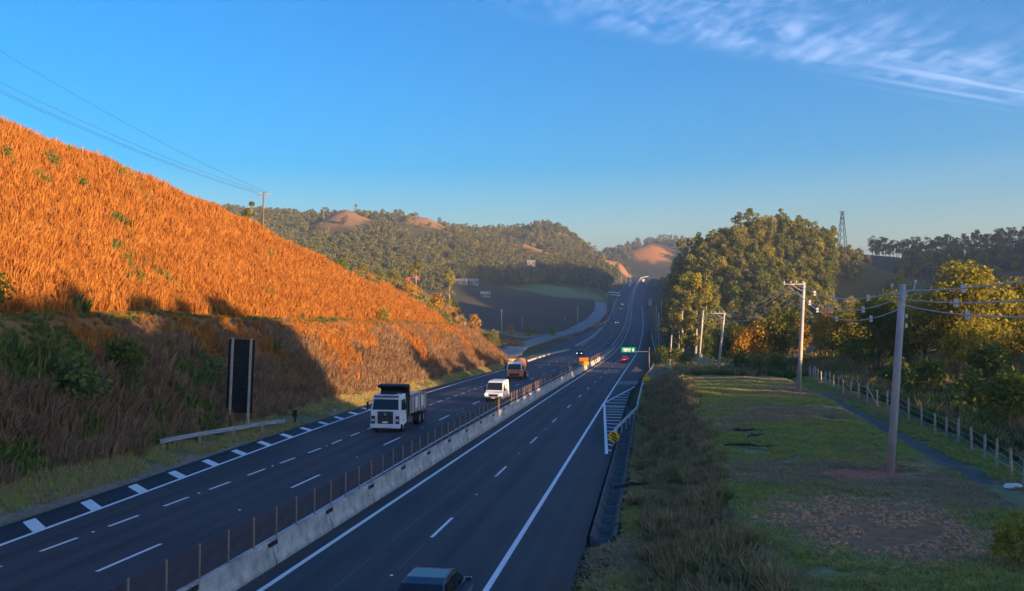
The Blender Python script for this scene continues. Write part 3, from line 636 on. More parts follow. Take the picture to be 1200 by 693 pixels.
# orange over yellow barrier block on the median, yellow water barriers on the left nose
mbk = tag(empty('median_end_block', road_pt(-1.15, 194), -0.15), 'orange panel standing on a yellow block at the end of the mesh screen', 'barrier')
MB().box((0, 0, 1.28), (2.0, 0.5, 0.80)).build('base_block', m_yellow, mbk, bevel=0.06); MB().box((0, 0, 2.12), (1.9, 0.18, 0.85)).build('panel', m_orange, mbk, bevel=0.03)
for s in (-0.7, 0.7): MB().box((s, 0.0, 1.1), (0.08, 0.08, 2.2)).build('post', m_steel, mbk)
for k in range(3):
    p = road_pt(-18.6 - 0.2 * k, 212 + k * 0.15); p.x += k * 1.6 - 1.5
    b = tag(empty('water_barrier', p, 0.06), ['yellow plastic water barrier nearest the cut slope at the ramp nose', 'middle yellow plastic water barrier of three at the ramp nose', 'yellow plastic water barrier at the kerb end of the ramp nose'][k], 'barrier', 'yellow barriers at the ramp nose')
    MB().loft([[(-0.78, -0.3, 0), (0.78, -0.3, 0), (0.78, 0.3, 0), (-0.78, 0.3, 0)], [(-0.78, -0.3, 0.3), (0.78, -0.3, 0.3), (0.78, 0.3, 0.3), (-0.78, 0.3, 0.3)], [(-0.74, -0.1, 1.05), (0.74, -0.1, 1.05), (0.74, 0.1, 1.05), (-0.74, 0.1, 1.05)]]).build('shell', m_yellow, b, bevel=0.04)
    MB().tube([(0.5, 0, 1.03), (0.5, 0, 1.09)], 0.09, 10).build('filler_cap', m_dark, b)
# pale kerbs of the ramp island
def kerb(pts, label, wd=0.5, ht=0.28, m=None, name='kerb_stone'):
    root = tag(empty('traffic_kerb', pts[0]), label, 'kerb')
    for i in range(len(pts) - 1):
        a, b = Vector(pts[i]), Vector(pts[i + 1]); d = b - a
        o = MB().box((0, 0, ht / 2 - 0.1), (d.length * 0.995, wd, ht + 0.2)).build(name, m or m_conc, root, bevel=0.03)
        o.location = (a + b) / 2 - Vector(pts[0]); o.rotation_euler = (0, -math.atan2(d.z, math.hypot(d.x, d.y)), math.atan2(d.y, d.x))
    return root
kp = []
for t, Y in gpath([(-17.4, 218), (-17.9, 238), (-17.8, 262), (-15.2, 300)], 6): kp.append(road_pt(t, Y, 0.02))
kerb(kp, 'pale concrete kerb along the grass island left of the carriageway', 1.0, 0.35)
kp = [road_pt(t, Y, 0.02) for t, Y in gpath([(-15.2, 330), (-14.6, 380), (-14.0, 430), (-13.9, 470)], 5)]
kerb(kp, 'far pale kerb between carriageway and ramp', 1.2, 0.3)
isl = []
for Y in np.arange(216, 300, 6.0): isl.append(Y)
tag(strip('grass_island', isl, lambda Y: [float(np.interp(Y, [216, 240, 262, 300], [-18.6, -20.2, -20.2, -15.7])) - float(np.interp(Y, [216, 240, 270, 300], [0.1, 3.5, 4.2, 0.2])), float(np.interp(Y, [216, 240, 262, 300], [-18.0, -18.5, -18.4, -15.8]))], lambda t, Y: road_z(np.float64(t), Y) + 0.16, mat('island_turf', (0.10, 0.12, 0.04), 0.95, var=0.4, scale=0.5), skirt=0.3), kind='structure')
kp = [Vector((*p, gz(*p) + 0.1)) for p in gpath([px(690, 388, 470)[:2], px(700, 382, 485)[:2], px(711, 376, 520)[:2]], 4)]
kerb(kp, 'low yellowish wall at the start of the far ramp', 0.5, 1.2, m_yellow, 'wall_panel')

# ------------------------------------------------------------------ signs and posts on the left
sb = tag(empty('sign_panel', (0, 0, 0)), 'tall black sign panel seen from behind on two pale posts', 'sign')
base = Vector(px(279, 500, 72)); base.z = gz(base.x, base.y); sb.location = base; sb.rotation_euler = (0, 0, R(-6))
zb = (CY - 484) * 72 / F - base.z; zt = (CY - 398) * 72 / F - base.z
MB().box((0, 0.06, (zb + zt) / 2), (2.15, 0.04, zt - zb)).build('panel', m_black, sb)
for s in (-0.72, 0.80):
    o = MB().box((0, 0, (zt + 0.1 - 0.4) / 2), (0.17, 0.12, zt + 0.1 + 0.4)).build('post', m_woodp, sb); o.location = (s, -0.04, 0)
for z in np.linspace(zb + 0.5, zt - 0.5, 4): MB().box((0, 0.03, float(z)), (2.0, 0.03, 0.07)).build('crossbar', m_dark, sb)
sb.rotation_euler = (0, R(2.5), R(-6))
p = on_ground(-17.4, 78); mk = tag(empty('marker_post', p), 'small black marker post on the left verge past the guard rail', 'marker post')
MB().box((0, 0, 0.45), (0.12, 0.12, 0.9)).build('post', m_black, mk); MB().box((0, -0.02, 0.85), (0.36, 0.10, 0.62)).build('box', m_black, mk, bevel=0.02)
for k, Y in enumerate(np.arange(92, 123, 3.2)):
    p = on_ground(-53 + rnd.uniform(-0.3, 0.3), Y + rnd.uniform(-0.6, 0.6)); h = rnd.uniform(1.5, 2.0)
    # on the skyline of the grassy hill
    o = MB().tube([(0, 0, -0.4), (rnd.uniform(-0.05, 0.05), rnd.uniform(-0.05, 0.05), h)], [0.09, 0.07], 7).build('fence_post', m_wood); o.location = p
    tag(o, 'wooden fence post on the crest of the orange grass hill', 'fence post', 'fence posts on the hill crest')

# ------------------------------------------------------------------ power line poles
def pole(basepx, toppx, d, label, cross=None, r0=0.21, r1=0.15, tdep=None, name='power_pole', m=None):
    X, Y, _ = px(basepx[0], 0, d); b = Vector((X, Y, gz(X, Y))); tp = Vector(px(toppx[0], toppx[1], d)) - b
    root = tag(empty(name, b), label, 'power pole')
    dirn = tp.normalized()
    MB().tube([-dirn * 0.5, tp * 0.5, tp], [r0, (r0 + r1) / 2, r1], 10).build('shaft', m or m_pole, root, smooth=True)
    if cross:
        c = tp - dirn * 0.18; dx, ln = cross
        o = MB().box((0, 0, 0), (ln, 0.11, 0.10)).build('crossarm', m_pole if m is None else m_wood, root); o.location = c + Vector((dx * ln / 2 * 0.93, -0.1, 0))
        MB().tube([c + Vector((dx * ln * 0.62, -0.06, -0.02)), c + Vector((0, -0.06, -0.75))], 0.03, 6).build('brace', m_galv, root)
        for f in (0.06, 0.36, 0.62, 0.93):
            o = MB().tube([(0, 0, 0.04), (0, 0, 0.12), (0, 0, 0.16), (0, 0, 0.28)], [0.03, 0.075, 0.05, 0.055], 8).build('insulator', m_insul, root); o.location = c + Vector((dx * ln * f, -0.1, 0.02))
    return root, b, b + tp
p1 = pole((1043, 555), (1058, 333), 47.7, 'tall leaning concrete pole standing in red earth on the near field', r0=0.22, r1=0.17)
p2 = pole((936, 457), (942, 331), 84, 'concrete pole with a crossarm at the crest of the field', (-1, 2.0))
p3 = pole((841, 443), (849, 366), 137, 'slender concrete pole with a short crossarm behind the field crest', (-1, 2.2))
p4 = pole((818, 440), (824, 364), 149, 'bare concrete pole left of the short crossarm pole', r0=0.16)
p5 = pole((785, 435), (787, 393), 205, 'small bare pole beside the eucalyptus by the road', r0=0.16)
# hardware on the near pole
root, b1, t1 = p1
for s, z in ((-1, -0.7), (1, -0.5)):
    MB().tube([t1 - b1 + Vector((0, 0, z)), t1 - b1 + Vector((s * 0.55, -0.1, z + 0.22)), t1 - b1 + Vector((s * 0.62, -0.1, z + 0.55))], 0.035, 6).build('bracket', m_galv, root)
    o = MB().tube([(0, 0, 0), (0, 0, 0.1), (0, 0, 0.22)], [0.05, 0.09, 0.05], 8).build('insulator', m_insul, root); o.location = t1 - b1 + Vector((s * 0.62, -0.1, z + 0.5))
for z in (-1.7, -2.2): MB().box(t1 - b1 + Vector((0.17, -0.02, z)), (0.1, 0.12, 0.22)).build('clamp', m_galv, root)
def span(a, b, sag, n=14):
    a = Vector(a); b = Vector(b)
    return [a.lerp(b, i / n) - Vector((0, 0, sag * 4 * (i / n) * (1 - i / n))) for i in range(n + 1)]
p0top = Vector((14.5, 6.0, 3.0))
CAB = [('upper', -0.35, 0.0, 0.9), ('middle', -0.75, -0.45, 1.35), ('lower', -1.15, 0.25, 1.6)]
P2t, P3t, P4t = p2[2], p3[2], p4[2]
for nm, dz, dx, sg in CAB:
    pts = span(p0top + Vector((dx, 0, dz)), t1 + Vector((dx * 0.6, -0.1, dz)), sg * 0.75)
    pts += span(t1 + Vector((dx * 0.6, -0.1, dz)), P2t + Vector((-0.9 + dx, -0.1, dz + 0.3)), sg)[1:]
    pts += span(P2t + Vector((-0.9 + dx, -0.1, dz + 0.3)), P3t + Vector((-1.0 + dx, 0, dz + 0.3)), sg * 0.9)[1:]
    pts += span(P3t + Vector((-1.0 + dx, 0, dz + 0.3)), P4t + Vector((dx, 0, dz)), 0.2, 4)[1:]
    mb = MB().tube(pts, 0.032, 5)
    o = mb.build('power_cable', m_wire, None, smooth=True); tag(o, nm + ' of the three cables slung between the right-hand poles', 'cable', 'cables on the right-hand poles')
    for k in (8, 11, 14 + 3, 14 + 7, 14 + 10):
        o2 = MB().box((0, 0, 0), (0.18, 0.07, 0.38)).build('spacer', m_insul, o); o2.location = pts[k]
# old timber pole on the left hill with three wires
pl = pole((308, 280), (309, 226), 145, 'dark timber pole with a crossarm on the crest of the orange hill', None, 0.16, 0.12, m=m_bark)
rt, bl, tl = pl
o = MB().box((0, 0, 0), (2.4, 0.14, 0.13)).build('crossarm', m_wood, rt); o.location = tl - bl + Vector((0.0, -0.12, -0.35))
for s in (-1.05, -0.55, 0.6, 1.05):
    o = MB().tube([(0, 0, 0), (0, 0, 0.2)], [0.05, 0.045], 7).build('insulator', m_insul, rt); o.location = tl - bl + Vector((s, -0.12, -0.29))
far_l = Vector((-53, 58, tl.z + 7.0))
for nm, s, up in (('left', -1.05, 0), ('second', -0.55, 0), ('third', 0.6, 0.25), ('upper faint', 1.05, 4.2)):
    pts = span(tl + Vector((s, -0.12, -0.1)), far_l + Vector((s, 0, up)), 1.6, 20)
    tag(MB().tube(pts, 0.018, 5).build('overhead_wire', m_wired, None, smooth=True), nm + ' overhead wire running from the timber pole over the orange hill', 'wire', 'wires over the hill')
# poles standing about the valley
def small_pole(x, yb, yt, d, label, m=None, r=0.16, arm=0.0):
    X, Y, _ = px(x, 0, d); z0 = gz(X, Y); h = (CY - yt) * d / F - z0
    root = tag(empty('roadside_pole', (X, Y, z0)), label, 'pole')
    MB().tube([(0, 0, -0.4), (0.0, 0, max(3.0, h))], [r, r * 0.65], 8).build('shaft', m or m_pole, root, smooth=True)
    if arm: MB().box((0, -0.1, max(3.0, h) - 0.3), (arm, 0.1, 0.1)).build('crossarm', m or m_pole, root)
    return root
small_pole(588, 396, 363, 370, 'pale pole standing at the lit bank beyond the ramp', arm=1.2, r=0.2)
small_pole(612, 388, 371, 440, 'slim pole right of the lit bank beyond the ramp', r=0.16)
small_pole(677, 378, 359, 500, 'thick pale pole in the dark field beside the ramp bend', r=0.3)
small_pole(662, 379, 371, 500, 'short pale post left of the ramp bend', r=0.2)
for k, (x, yb, yt, d) in enumerate(((711, 368, 344, 560), (719, 372, 351, 540), (701, 345, 331, 800), (707, 345, 329, 820), (714, 344, 327, 850), (722, 342, 325, 900), (728, 340, 323, 930), (734, 338, 322, 960), (739, 336, 321, 1000))):
    tag(small_pole(x, yb, yt, d, 'x', r=0.17, arm=1.4), 'thin lighting pole in the row left of the far carriageway', 'pole', 'far lighting poles')
for k, (x, yt, d, lab) in enumerate(((769, 358, 330, 'tallest pale pole of the group right of the far road'), (772, 367, 300, 'middle pale pole of the group right of the far road'), (775, 352, 340, 'slim dark-topped pole of the group right of the far road'))):
    small_pole(x, 0, yt, d, lab, r=0.15)
# white notice on a post, far right shoulder
p = px(762, 352, 460); g0 = gz(p[0], p[1]); ws = tag(empty('notice_sign', (p[0], p[1], g0)), 'upright white notice board right of the far carriageway', 'sign')
h = (CY - 359) * 460 / F - g0
MB().box((0, 0, h + 1.9), (1.6, 0.08, 3.4)).build('board', m_white, ws)
for s in (-0.5, 0.5): MB().box((s, 0.08, h / 2 + 0.5), (0.1, 0.1, h + 1.4)).build('post', m_galv, ws)
for z in (0.9, 1.9, 2.9): MB().box((0, -0.055, h + z), (1.0, 0.02, 0.35)).build('mark', m_dark, ws)

# cantilever road sign
gs = tag(empty('direction_sign', road_pt(12.9, 188)), 'green direction sign hung from a cantilever arm over the right carriageway', 'sign')
o_ = gs.location
xb0, xb1 = px(728, 0, 188)[0] - o_.x, px(744.5, 0, 188)[0] - o_.x; zb, zt = (CY - 413.2) * 188 / F - o_.z, (CY - 407) * 188 / F - o_.z
MB().tube([(0, 0, -0.4), (0, 0, zt)], [0.16, 0.13], 10).build('mast', m_steel, gs, smooth=True)
MB().box(((xb0) / 2, 0.05, zb + 0.18), (abs(xb0), 0.14, 0.14)).build('arm', m_steel, gs); pass
MB().box(((xb0 + xb1) / 2, -0.08, (zb + zt) / 2), (xb1 - xb0, 0.06, zt - zb)).build('board', m_signg, gs)
wdt = xb1 - xb0
for (f, z, l, hh) in ((0.33, 0.62, 0.38, 0.16), (0.30, 0.30, 0.28, 0.13), (0.62, 0.62, 0.10, 0.16), (0.56, 0.30, 0.12, 0.13), (0.84, 0.48, 0.10, 0.42)):
    MB().box((xb0 + f * wdt, -0.125, zb + z * (zt - zb)), (l * wdt, 0.02, hh * (zt - zb) * 1.3)).build('lettering', m_paint, gs)

# lattice mast on the right ridge
p = px(987, 290, 610); g0 = gz(p[0], p[1]); lm = tag(empty('lattice_mast', (p[0], p[1], g0)), 'lattice transmission mast on the bare right-hand ridge', 'mast')
ht = (CY - 248) * 610 / F - g0; legs = [(-1, -1), (1, -1), (1, 1), (-1, 1)]
def wid(z): return 2.6 * (1 - z / ht) ** 1.0 + 0.55
for a, b in legs: MB().tube([(a * wid(0), b * wid(0), -1.0), (a * wid(ht * 0.8), b * wid(ht * 0.8), ht * 0.8), (a * 0.5, b * 0.5, ht)], 0.20, 5).build('leg', m_steel, lm)
zs = [ht * f for f in (0, 0.2, 0.38, 0.54, 0.68, 0.8, 0.9, 1.0)]
for i in range(len(zs) - 1):
    for k in range(4):
        a, b = legs[k], legs[(k + 1) % 4]
        MB().tube([(a[0] * wid(zs[i]), a[1] * wid(zs[i]), zs[i]), (b[0] * wid(zs[i + 1]), b[1] * wid(zs[i + 1]), zs[i + 1])], 0.13, 4).build('brace', m_steel, lm)
for z in (ht * 0.86, ht): MB().box((0, 0, z), (4.4 if z == ht else 3.0, 0.3, 0.3)).build('crossarm', m_steel, lm)
p = px(379, 244, 890); g0 = gz(p[0], p[1]); tm = tag(empty('radio_mast', (p[0], p[1], g0)), 'tiny mast on the brown hilltop at far left', 'mast'); MB().tube([(0, 0, -1), (0, 0, 13)], [0.4, 0.25], 6).build('shaft', m_steel, tm); MB().box((0, 0, 11.5), (2.4, 0.8, 1.6)).build('antenna', m_steel, tm)

# boundary fence at the right
fpts = [(23.5, 38), (26, 47), (27.6, 54), (28.7, 60), (29.8, 72), (30.8, 84), (33, 97), (36, 110)]
S = np.concatenate([[0], np.cumsum([math.dist(fpts[i], fpts[i + 1]) for i in range(len(fpts) - 1)])])
fen = tag(empty('wire_fence', (*fpts[0], gz(*fpts[0]))), 'wire fence on pale posts along the right edge of the field', 'fence'); f0 = Vector(fen.location); tops = []
q = 0.0; i = 0
while q < S[-1]:
    X = float(np.interp(q, S, [a[0] for a in fpts])); Y = float(np.interp(q, S, [a[1] for a in fpts])); z = gz(X, Y); hh = rnd.uniform(1.35, 1.65)
    tx, ty = rnd.uniform(-0.08, 0.08), rnd.uniform(-0.05, 0.05)
    o = MB().tube([(0, 0, -0.3), (tx, ty, hh)], [0.085, 0.07], 7).build('post', m_woodp, fen); o.location = Vector((X, Y, z)) - f0
    tops.append(Vector((X, Y, z)) - f0); q += rnd.uniform(2.1, 2.7); i += 1
for zz_ in (0.45, 0.85, 1.25): MB().tube([p + Vector((0, -0.08, zz_)) for p in tops], 0.008, 4).build('wire', m_galv, fen)
MB().tube([tops[16] + Vector((0, -0.1, 1.2)), tops[15] + Vector((0.0, -0.1, 0.1))], 0.06, 6).build('brace', m_woodp, fen)

# ------------------------------------------------------------------ vehicles (front towards local -Y)
def prism(mb, prof, w, wtop=None, zsplit=None, mi=0):
    """profile of (y, z) across the width; above zsplit the sides lean in to wtop"""
    def hw(z):
        if wtop is None or z <= zsplit: return w / 2
        zm = max(p[1] for p in prof); f = (z - zsplit) / (zm - zsplit); return w / 2 * (1 - f) + wtop / 2 * f
    n = len(prof)
    vs = [(-hw(z), y, z) for y, z in prof] + [(hw(z), y, z) for y, z in prof]
    fs = [tuple(range(n)), tuple(range(2 * n - 1, n - 1, -1))] + [(i, i + n, (i + 1) % n + n, (i + 1) % n) for i in range(n)]
    return mb.add(vs, fs, mi)
def wheel(parent, x, y, r, w, tyre='wheel', steps=20, dual=False):
    s = 1 if x > 0 else -1
    o = empty(tyre, (x, y, r)); o.parent = parent
    ty = MB(); a, b = -w / 2, w / 2
    ring = [(a, r * 0.62), (a, r * 0.93), (a + 0.04, r), (b - 0.04, r), (b, r * 0.93), (b, r * 0.62)]
    secs = [[(xx, rr * math.cos(2 * math.pi * k / steps), rr * math.sin(2 * math.pi * k / steps)) for xx, rr in ring] for k in range(steps)]
    vs = [p for q in secs for p in q]; n = len(ring); fs = []
    for k in range(steps):
        for j in range(n): fs.append((k * n + j, k * n + (j + 1) % n, ((k + 1) % steps) * n + (j + 1) % n, ((k + 1) % steps) * n + j))
    ty.add(vs, fs); ty.build('tyre', m_rub, o, smooth=False)
    ri = MB().tube([(s * (w / 2 - 0.12), 0, 0), (s * (w / 2 - 0.03), 0, 0)], [r * 0.63, r * 0.6], 16); ri.tube([(s * (w / 2 - 0.05), 0, 0), (s * (w / 2 + 0.03), 0, 0)], [r * 0.24, r * 0.2], 10)
    ri.build('rim', m_rim, o); return o
def place(root, t, Y, away=False):
    root.location = road_pt(t, Y)
    dz = float(road_z(np.float64(t), Y + 2) - road_z(np.float64(t), Y - 2)) / 4; dx = float(XA(Y + 2) - XA(Y - 2)) / 4
    sl_ = math.atan(dz); hd = -math.atan(dx)
    root.rotation_mode = 'XYZ'; root.rotation_euler = (-sl_ if away else sl_, 0, hd + (math.pi if away else 0))
    return root
def panel(pts, name, m, parent, th=0.012):
    """thin raised panel over the outline pts"""
    P = [Vector(p) for p in pts]; n = (P[1] - P[0]).cross(P[2] - P[0]).normalized() * th; k = len(P)
    mb = MB().add([p + n for p in P] + [p - n for p in P], [tuple(range(k)), tuple(range(2 * k - 1, k - 1, -1))] + [(i, (i + 1) % k, (i + 1) % k + k, i + k) for i in range(k)])
    return mb.build(name, m, parent)

def dump_truck():
    r = tag(empty('dump_truck', (0, 0, 0)), 'white cab dump truck with black headboard coming down the middle lane', 'truck')
    cab = prism(MB(), [(-4.35, 0.62), (-4.42, 1.0), (-4.40, 1.72), (-4.08, 2.72), (-3.85, 2.92), (-2.45, 2.98), (-2.40, 0.62)], 2.44, 2.22, 1.7).build('cab', m_white, r, bevel=0.07)
    panel([(-1.07, -4.395, 1.80), (1.07, -4.395, 1.80), (0.99, -4.135, 2.60), (-0.99, -4.135, 2.60)], 'windscreen', m_glass, cab, 0.02)
    for s in (-1, 1):
        panel([(s * 1.222, -3.95, 1.75), (s * 1.222, -2.75, 1.75), (s * 1.155, -2.80, 2.55), (s * 1.155, -3.75, 2.55)], 'side_window', m_glass, cab, 0.02)
        MB().box((s * 1.235, -2.95, 1.5), (0.03, 0.2, 0.05)).build('door_handle', m_dark, cab)
        MB().box((s * 1.0, -4.43, 1.0), (0.30, 0.06, 0.62)).build('lamp_housing', m_dark, cab, bevel=0.02)
        MB().box((s * 1.0, -4.465, 0.98), (0.22, 0.04, 0.2)).build('headlight', m_lens, cab)
        mi = MB().box((s * 1.52, -4.25, 2.1), (0.16, 0.10, 0.62)); mi.tube([(s * 1.15, -4.1, 2.5), (s * 1.5, -4.22, 2.4)], 0.025, 6); mi.build('mirror', m_dark, r)
        MB().box((s * 1.13, -3.35, 0.72), (0.18, 0.9, 0.34)).build('step', m_white, r, bevel=0.03)
    MB().box((0, -4.43, 1.18), (1.26, 0.05, 0.98)).build('grille', m_dark, cab, bevel=0.02)
    for z in np.linspace(0.84, 1.52, 5): MB().box((0, -4.465, float(z)), (1.16, 0.02, 0.05)).build('grille_bar', m_steel, cab)
    MB().tube([(0, -4.455, 1.45), (0, -4.485, 1.45)], 0.10, 14).build('badge', m_rim, cab)
    MB().box((0, -4.48, 0.82), (0.42, 0.02, 0.14)).build('number_plate', m_paint, cab)
    MB().box((0, -4.38, 0.52), (2.46, 0.26, 0.34)).build('bumper', m_white, r, bevel=0.05); MB().box((0, -4.3, 0.30), (2.1, 0.2, 0.16)).build('air_dam', m_dark, r)
    MB().box((0, -4.17, 2.83), (2.0, 0.34, 0.05), rx=-0.35).build('sun_visor', m_glasst, r)
    MB().box((0, -3.2, 3.05), (1.3, 0.7, 0.16)).build('roof_hatch', m_dark, r, bevel=0.03)
    for s in (-0.45, 0.45): MB().box((s, 0.4, 0.82), (0.16, 7.6, 0.26)).build('chassis_rail', m_dark, r)
    MB().box((0, -1.95, 1.9), (2.3, 0.5, 2.2)).build('exhaust_stack', m_dark, r, bevel=0.05)
    hb = prism(MB(), [(-1.75, 1.2), (-1.75, 3.25), (-2.75, 3.50), (-2.75, 3.62), (-1.65, 3.68), (-1.45, 3.5), (-1.45, 1.2)], 2.4).build('headboard', m_black, r, bevel=0.03)
    for s in (-1, 1):
        sp_ = MB().box((s * 1.2, 1.3, 1.95), (0.07, 5.4, 1.35)).build('body_side', m_bodyp, r)
        for y in np.linspace(-1.1, 3.8, 6): MB().box((s * 1.26, float(y), 1.95), (0.06, 0.12, 1.33)).build('rib', m_bodyd, sp_)
        MB().box((s * 1.21, 1.3, 2.66), (0.12, 5.5, 0.10)).build('top_rail', m_bodyd, sp_)
        for y in (0.55, 2.55): MB().box((s * 1.255, y, 2.0), (0.05, 0.75, 0.9)).build('side_sheet', m_white, sp_)
    MB().box((0, 1.3, 1.25), (2.4, 5.4, 0.14)).build('body_floor', m_bodyd, r); MB().box((0, 4.02, 1.95), (2.36, 0.08, 1.35)).build('tailgate', m_white, r)
    MB().box((0, 1.3, 2.2), (2.3, 5.1, 0.3), taper=0.9).build('load', m_clod, r)
    for s in (-1, 1):
        wheel(r, s * 1.06, -3.35, 0.5, 0.3)
        for y in (1.75, 3.05): wheel(r, s * 1.0, y, 0.5, 0.52)
        MB().box((s * 0.9, -1.3, 0.78), (0.55, 1.1, 0.55)).build('fuel_tank', m_steel, r, bevel=0.06)
        MB().box((s * 1.15, 4.1, 0.9), (0.3, 0.06, 0.14)).build('tail_light', m_tail, r)
    return r
m_bodyp = mat('dusty_steel', (0.42, 0.36, 0.36), 0.7, var=0.3, scale=1.5); m_bodyd = mat('body_frame', (0.24, 0.20, 0.19), 0.7, var=0.3)
place(dump_truck(), -7.75, 76.0)

def tanker():
    r = tag(empty('mixer_truck', (0, 0, 0)), 'truck with white cab top, orange front and orange drum behind the van', 'truck')
    cab = prism(MB(), [(-4.0, 1.55), (-3.85, 2.5), (-3.6, 2.86), (-2.35, 2.9), (-2.3, 1.55)], 2.42, 2.2, 1.6).build('cab_top', m_white, r, bevel=0.06)
    lo = prism(MB(), [(-4.05, 0.55), (-4.1, 0.9), (-4.02, 1.545), (-2.3, 1.545), (-2.3, 0.55)], 2.44).build('cab_front', m_tank, r, bevel=0.04)
    panel([(-1.07, -4.0, 1.62), (1.07, -4.0, 1.62), (0.98, -3.83, 2.5), (-0.98, -3.83, 2.5)], 'windscreen', m_glass, cab, 0.03)
    MB().box((0, -4.1, 0.85), (1.9, 0.05, 0.35)).build('grille', m_dark, lo); MB().box((0, -4.05, 0.42), (2.4, 0.25, 0.24)).build('bumper', m_dark, r)
    for s in (-1, 1):
        panel([(s * 1.213, -3.6, 1.65), (s * 1.213, -2.7, 1.65), (s * 1.16, -2.7, 2.45), (s * 1.16, -3.45, 2.45)], 'side_window', m_glass, cab, 0.02)
        MB().box((s * 0.95, -4.12, 0.8), (0.3, 0.05, 0.2)).build('headlight', m_lens, lo)
        MB().box((s * 1.48, -3.9, 1.95), (0.16, 0.10, 0.6)).build('mirror', m_dark, r)
        wheel(r, s * 1.05, -3.1, 0.5, 0.3)
        for y in (1.5, 2.8): wheel(r, s * 0.98, y, 0.5, 0.5)
        MB().box((s * 0.45, 0.6, 0.82), (0.16, 6.2, 0.26)).build('chassis_rail', m_dark, r)
    MB().tube([(0, -1.9, 1.75), (0, -1.3, 1.8), (0, 0.6, 2.05), (0, 2.4, 2.35), (0, 3.3, 2.6)], [0.7, 1.0, 1.2, 1.0, 0.55], 20).build('drum', m_tank, r, smooth=True)
    MB().box((0, 3.6, 2.5), (0.9, 0.7, 1.0), taper=1.3).build('hopper', m_tank, r); MB().box((0, 3.3, 1.3), (0.9, 0.5, 1.2)).build('rear_frame', m_dark, r)
    return r
place(tanker(), -8.3, 147.5)

def van():
    r = tag(empty('delivery_van', (0, 0, 0)), 'white delivery van in the lane beside the median barrier', 'van')
    b = prism(MB(), [(-2.6, 0.32), (-2.68, 0.62), (-2.62, 0.98), (-1.95, 1.22), (-1.28, 2.05), (-0.9, 2.22), (2.45, 2.26), (2.55, 2.1), (2.6, 0.4), (2.5, 0.3)], 1.98, 1.72, 1.1).build('body', m_white, r, bevel=0.07)
    panel([(-0.86, -1.93, 1.265), (0.86, -1.93, 1.265), (0.80, -1.31, 2.03), (-0.80, -1.31, 2.03)], 'windscreen', m_glass, b, 0.025)
    MB().box((0, -2.66, 0.72), (1.0, 0.06, 0.24)).build('grille', m_dark, b, bevel=0.02); MB().box((0, -2.66, 0.42), (1.9, 0.14, 0.26)).build('bumper', m_dark, r, bevel=0.04)
    MB().box((0, -2.745, 0.45), (0.4, 0.02, 0.12)).build('number_plate', m_paint, b)
    for s in (-1, 1):
        panel([(s * 0.985, -1.65, 1.25), (s * 0.985, -0.65, 1.25), (s * 0.90, -0.65, 1.85), (s * 0.90, -1.2, 1.85)], 'side_window', m_glass, b, 0.02)
        MB().box((s * 0.80, -2.60, 0.80), (0.34, 0.12, 0.22)).build('headlight', m_head, b, bevel=0.03)
        MB().box((s * 1.12, -1.6, 1.3), (0.2, 0.12, 0.28)).build('mirror', m_dark, r, bevel=0.03)
        wheel(r, s * 0.86, -1.75, 0.34, 0.22); wheel(r, s * 0.86, 1.65, 0.34, 0.22)
        MB().box((s * 0.85, 2.6, 1.0), (0.14, 0.05, 0.6)).build('tail_light', m_tail, b)
    return r
place(van(), -3.95, 102.0)

def car(label, paint_, lights=False, small=False, L_=4.2):
    r = tag(empty('passenger_car', (0, 0, 0)), label, 'car'); k = L_ / 4.2
    b = prism(MB(), [(y * k, z) for y, z in ((-1.98, 0.28), (-2.08, 0.48), (-2.02, 0.70), (-1.15, 0.92), (1.75, 0.98), (2.06, 0.88), (2.10, 0.45), (2.0, 0.28))], 1.74, 1.66, 0.7).build('body', paint_, r, bevel=0.07)
    cb = prism(MB(), [(y * k, z) for y, z in ((-1.12, 0.90), (-0.45, 1.38), (0.0, 1.46), (0.95, 1.45), (1.35, 1.36), (1.85, 0.96))], 1.60, 1.20, 0.92).build('cabin', paint_, r, bevel=0.05)
    panel([(-0.70, -1.03 * k, 0.985), (0.70, -1.03 * k, 0.985), (0.60, -0.50 * k, 1.365), (-0.60, -0.50 * k, 1.365)], 'windscreen', m_glass, cb, 0.02)
    panel([(0.70, 1.79 * k, 1.03), (-0.70, 1.79 * k, 1.03), (-0.61, 1.40 * k, 1.34), (0.61, 1.40 * k, 1.34)], 'rear_window', m_glass, cb, 0.02)
    for s in (-1, 1):
        panel([(s * 0.79, -0.85 * k, 0.98), (s * 0.79, 0.35 * k, 0.98), (s * 0.655, 0.35 * k, 1.35), (s * 0.67, -0.38 * k, 1.33)], 'side_window', m_glass, cb, 0.02)
        panel([(s * 0.79, 0.43 * k, 0.98), (s * 0.79, 1.45 * k, 0.98), (s * 0.66, 1.15 * k, 1.33), (s * 0.655, 0.43 * k, 1.35)], 'side_window', m_glass, cb, 0.02)
        MB().box((s * 0.64, -2.03 * k, 0.62), (0.36, 0.12, 0.15)).build('headlight', m_head if lights else m_lens, b, bevel=0.02)
        MB().box((s * 0.66, 2.07 * k, 0.76), (0.34, 0.10, 0.18)).build('tail_light', m_tail, b, bevel=0.02)
        MB().box((s * 0.95, -0.78 * k, 0.98), (0.18, 0.12, 0.13)).build('mirror', paint_, r, bevel=0.03)
        wheel(r, s * 0.76, -1.32 * k, 0.31, 0.2); wheel(r, s * 0.76, 1.28 * k, 0.31, 0.2)
    MB().box((0, 2.10 * k, 0.58), (0.42, 0.04, 0.13)).build('number_plate', m_paint, b); MB().box((0, -2.06 * k, 0.5), (1.0, 0.06, 0.16)).build('grille', m_dark, b)
    return r
place(car('dark blue car cut by the bottom edge of the picture', m_navy), 6.5, 28.0, True)
place(car('red car driving away below the green sign', m_red), 5.9, 242, True)
place(car('dark car with lit headlights near the orange median panel', m_blackc, True), -8.1, 264)
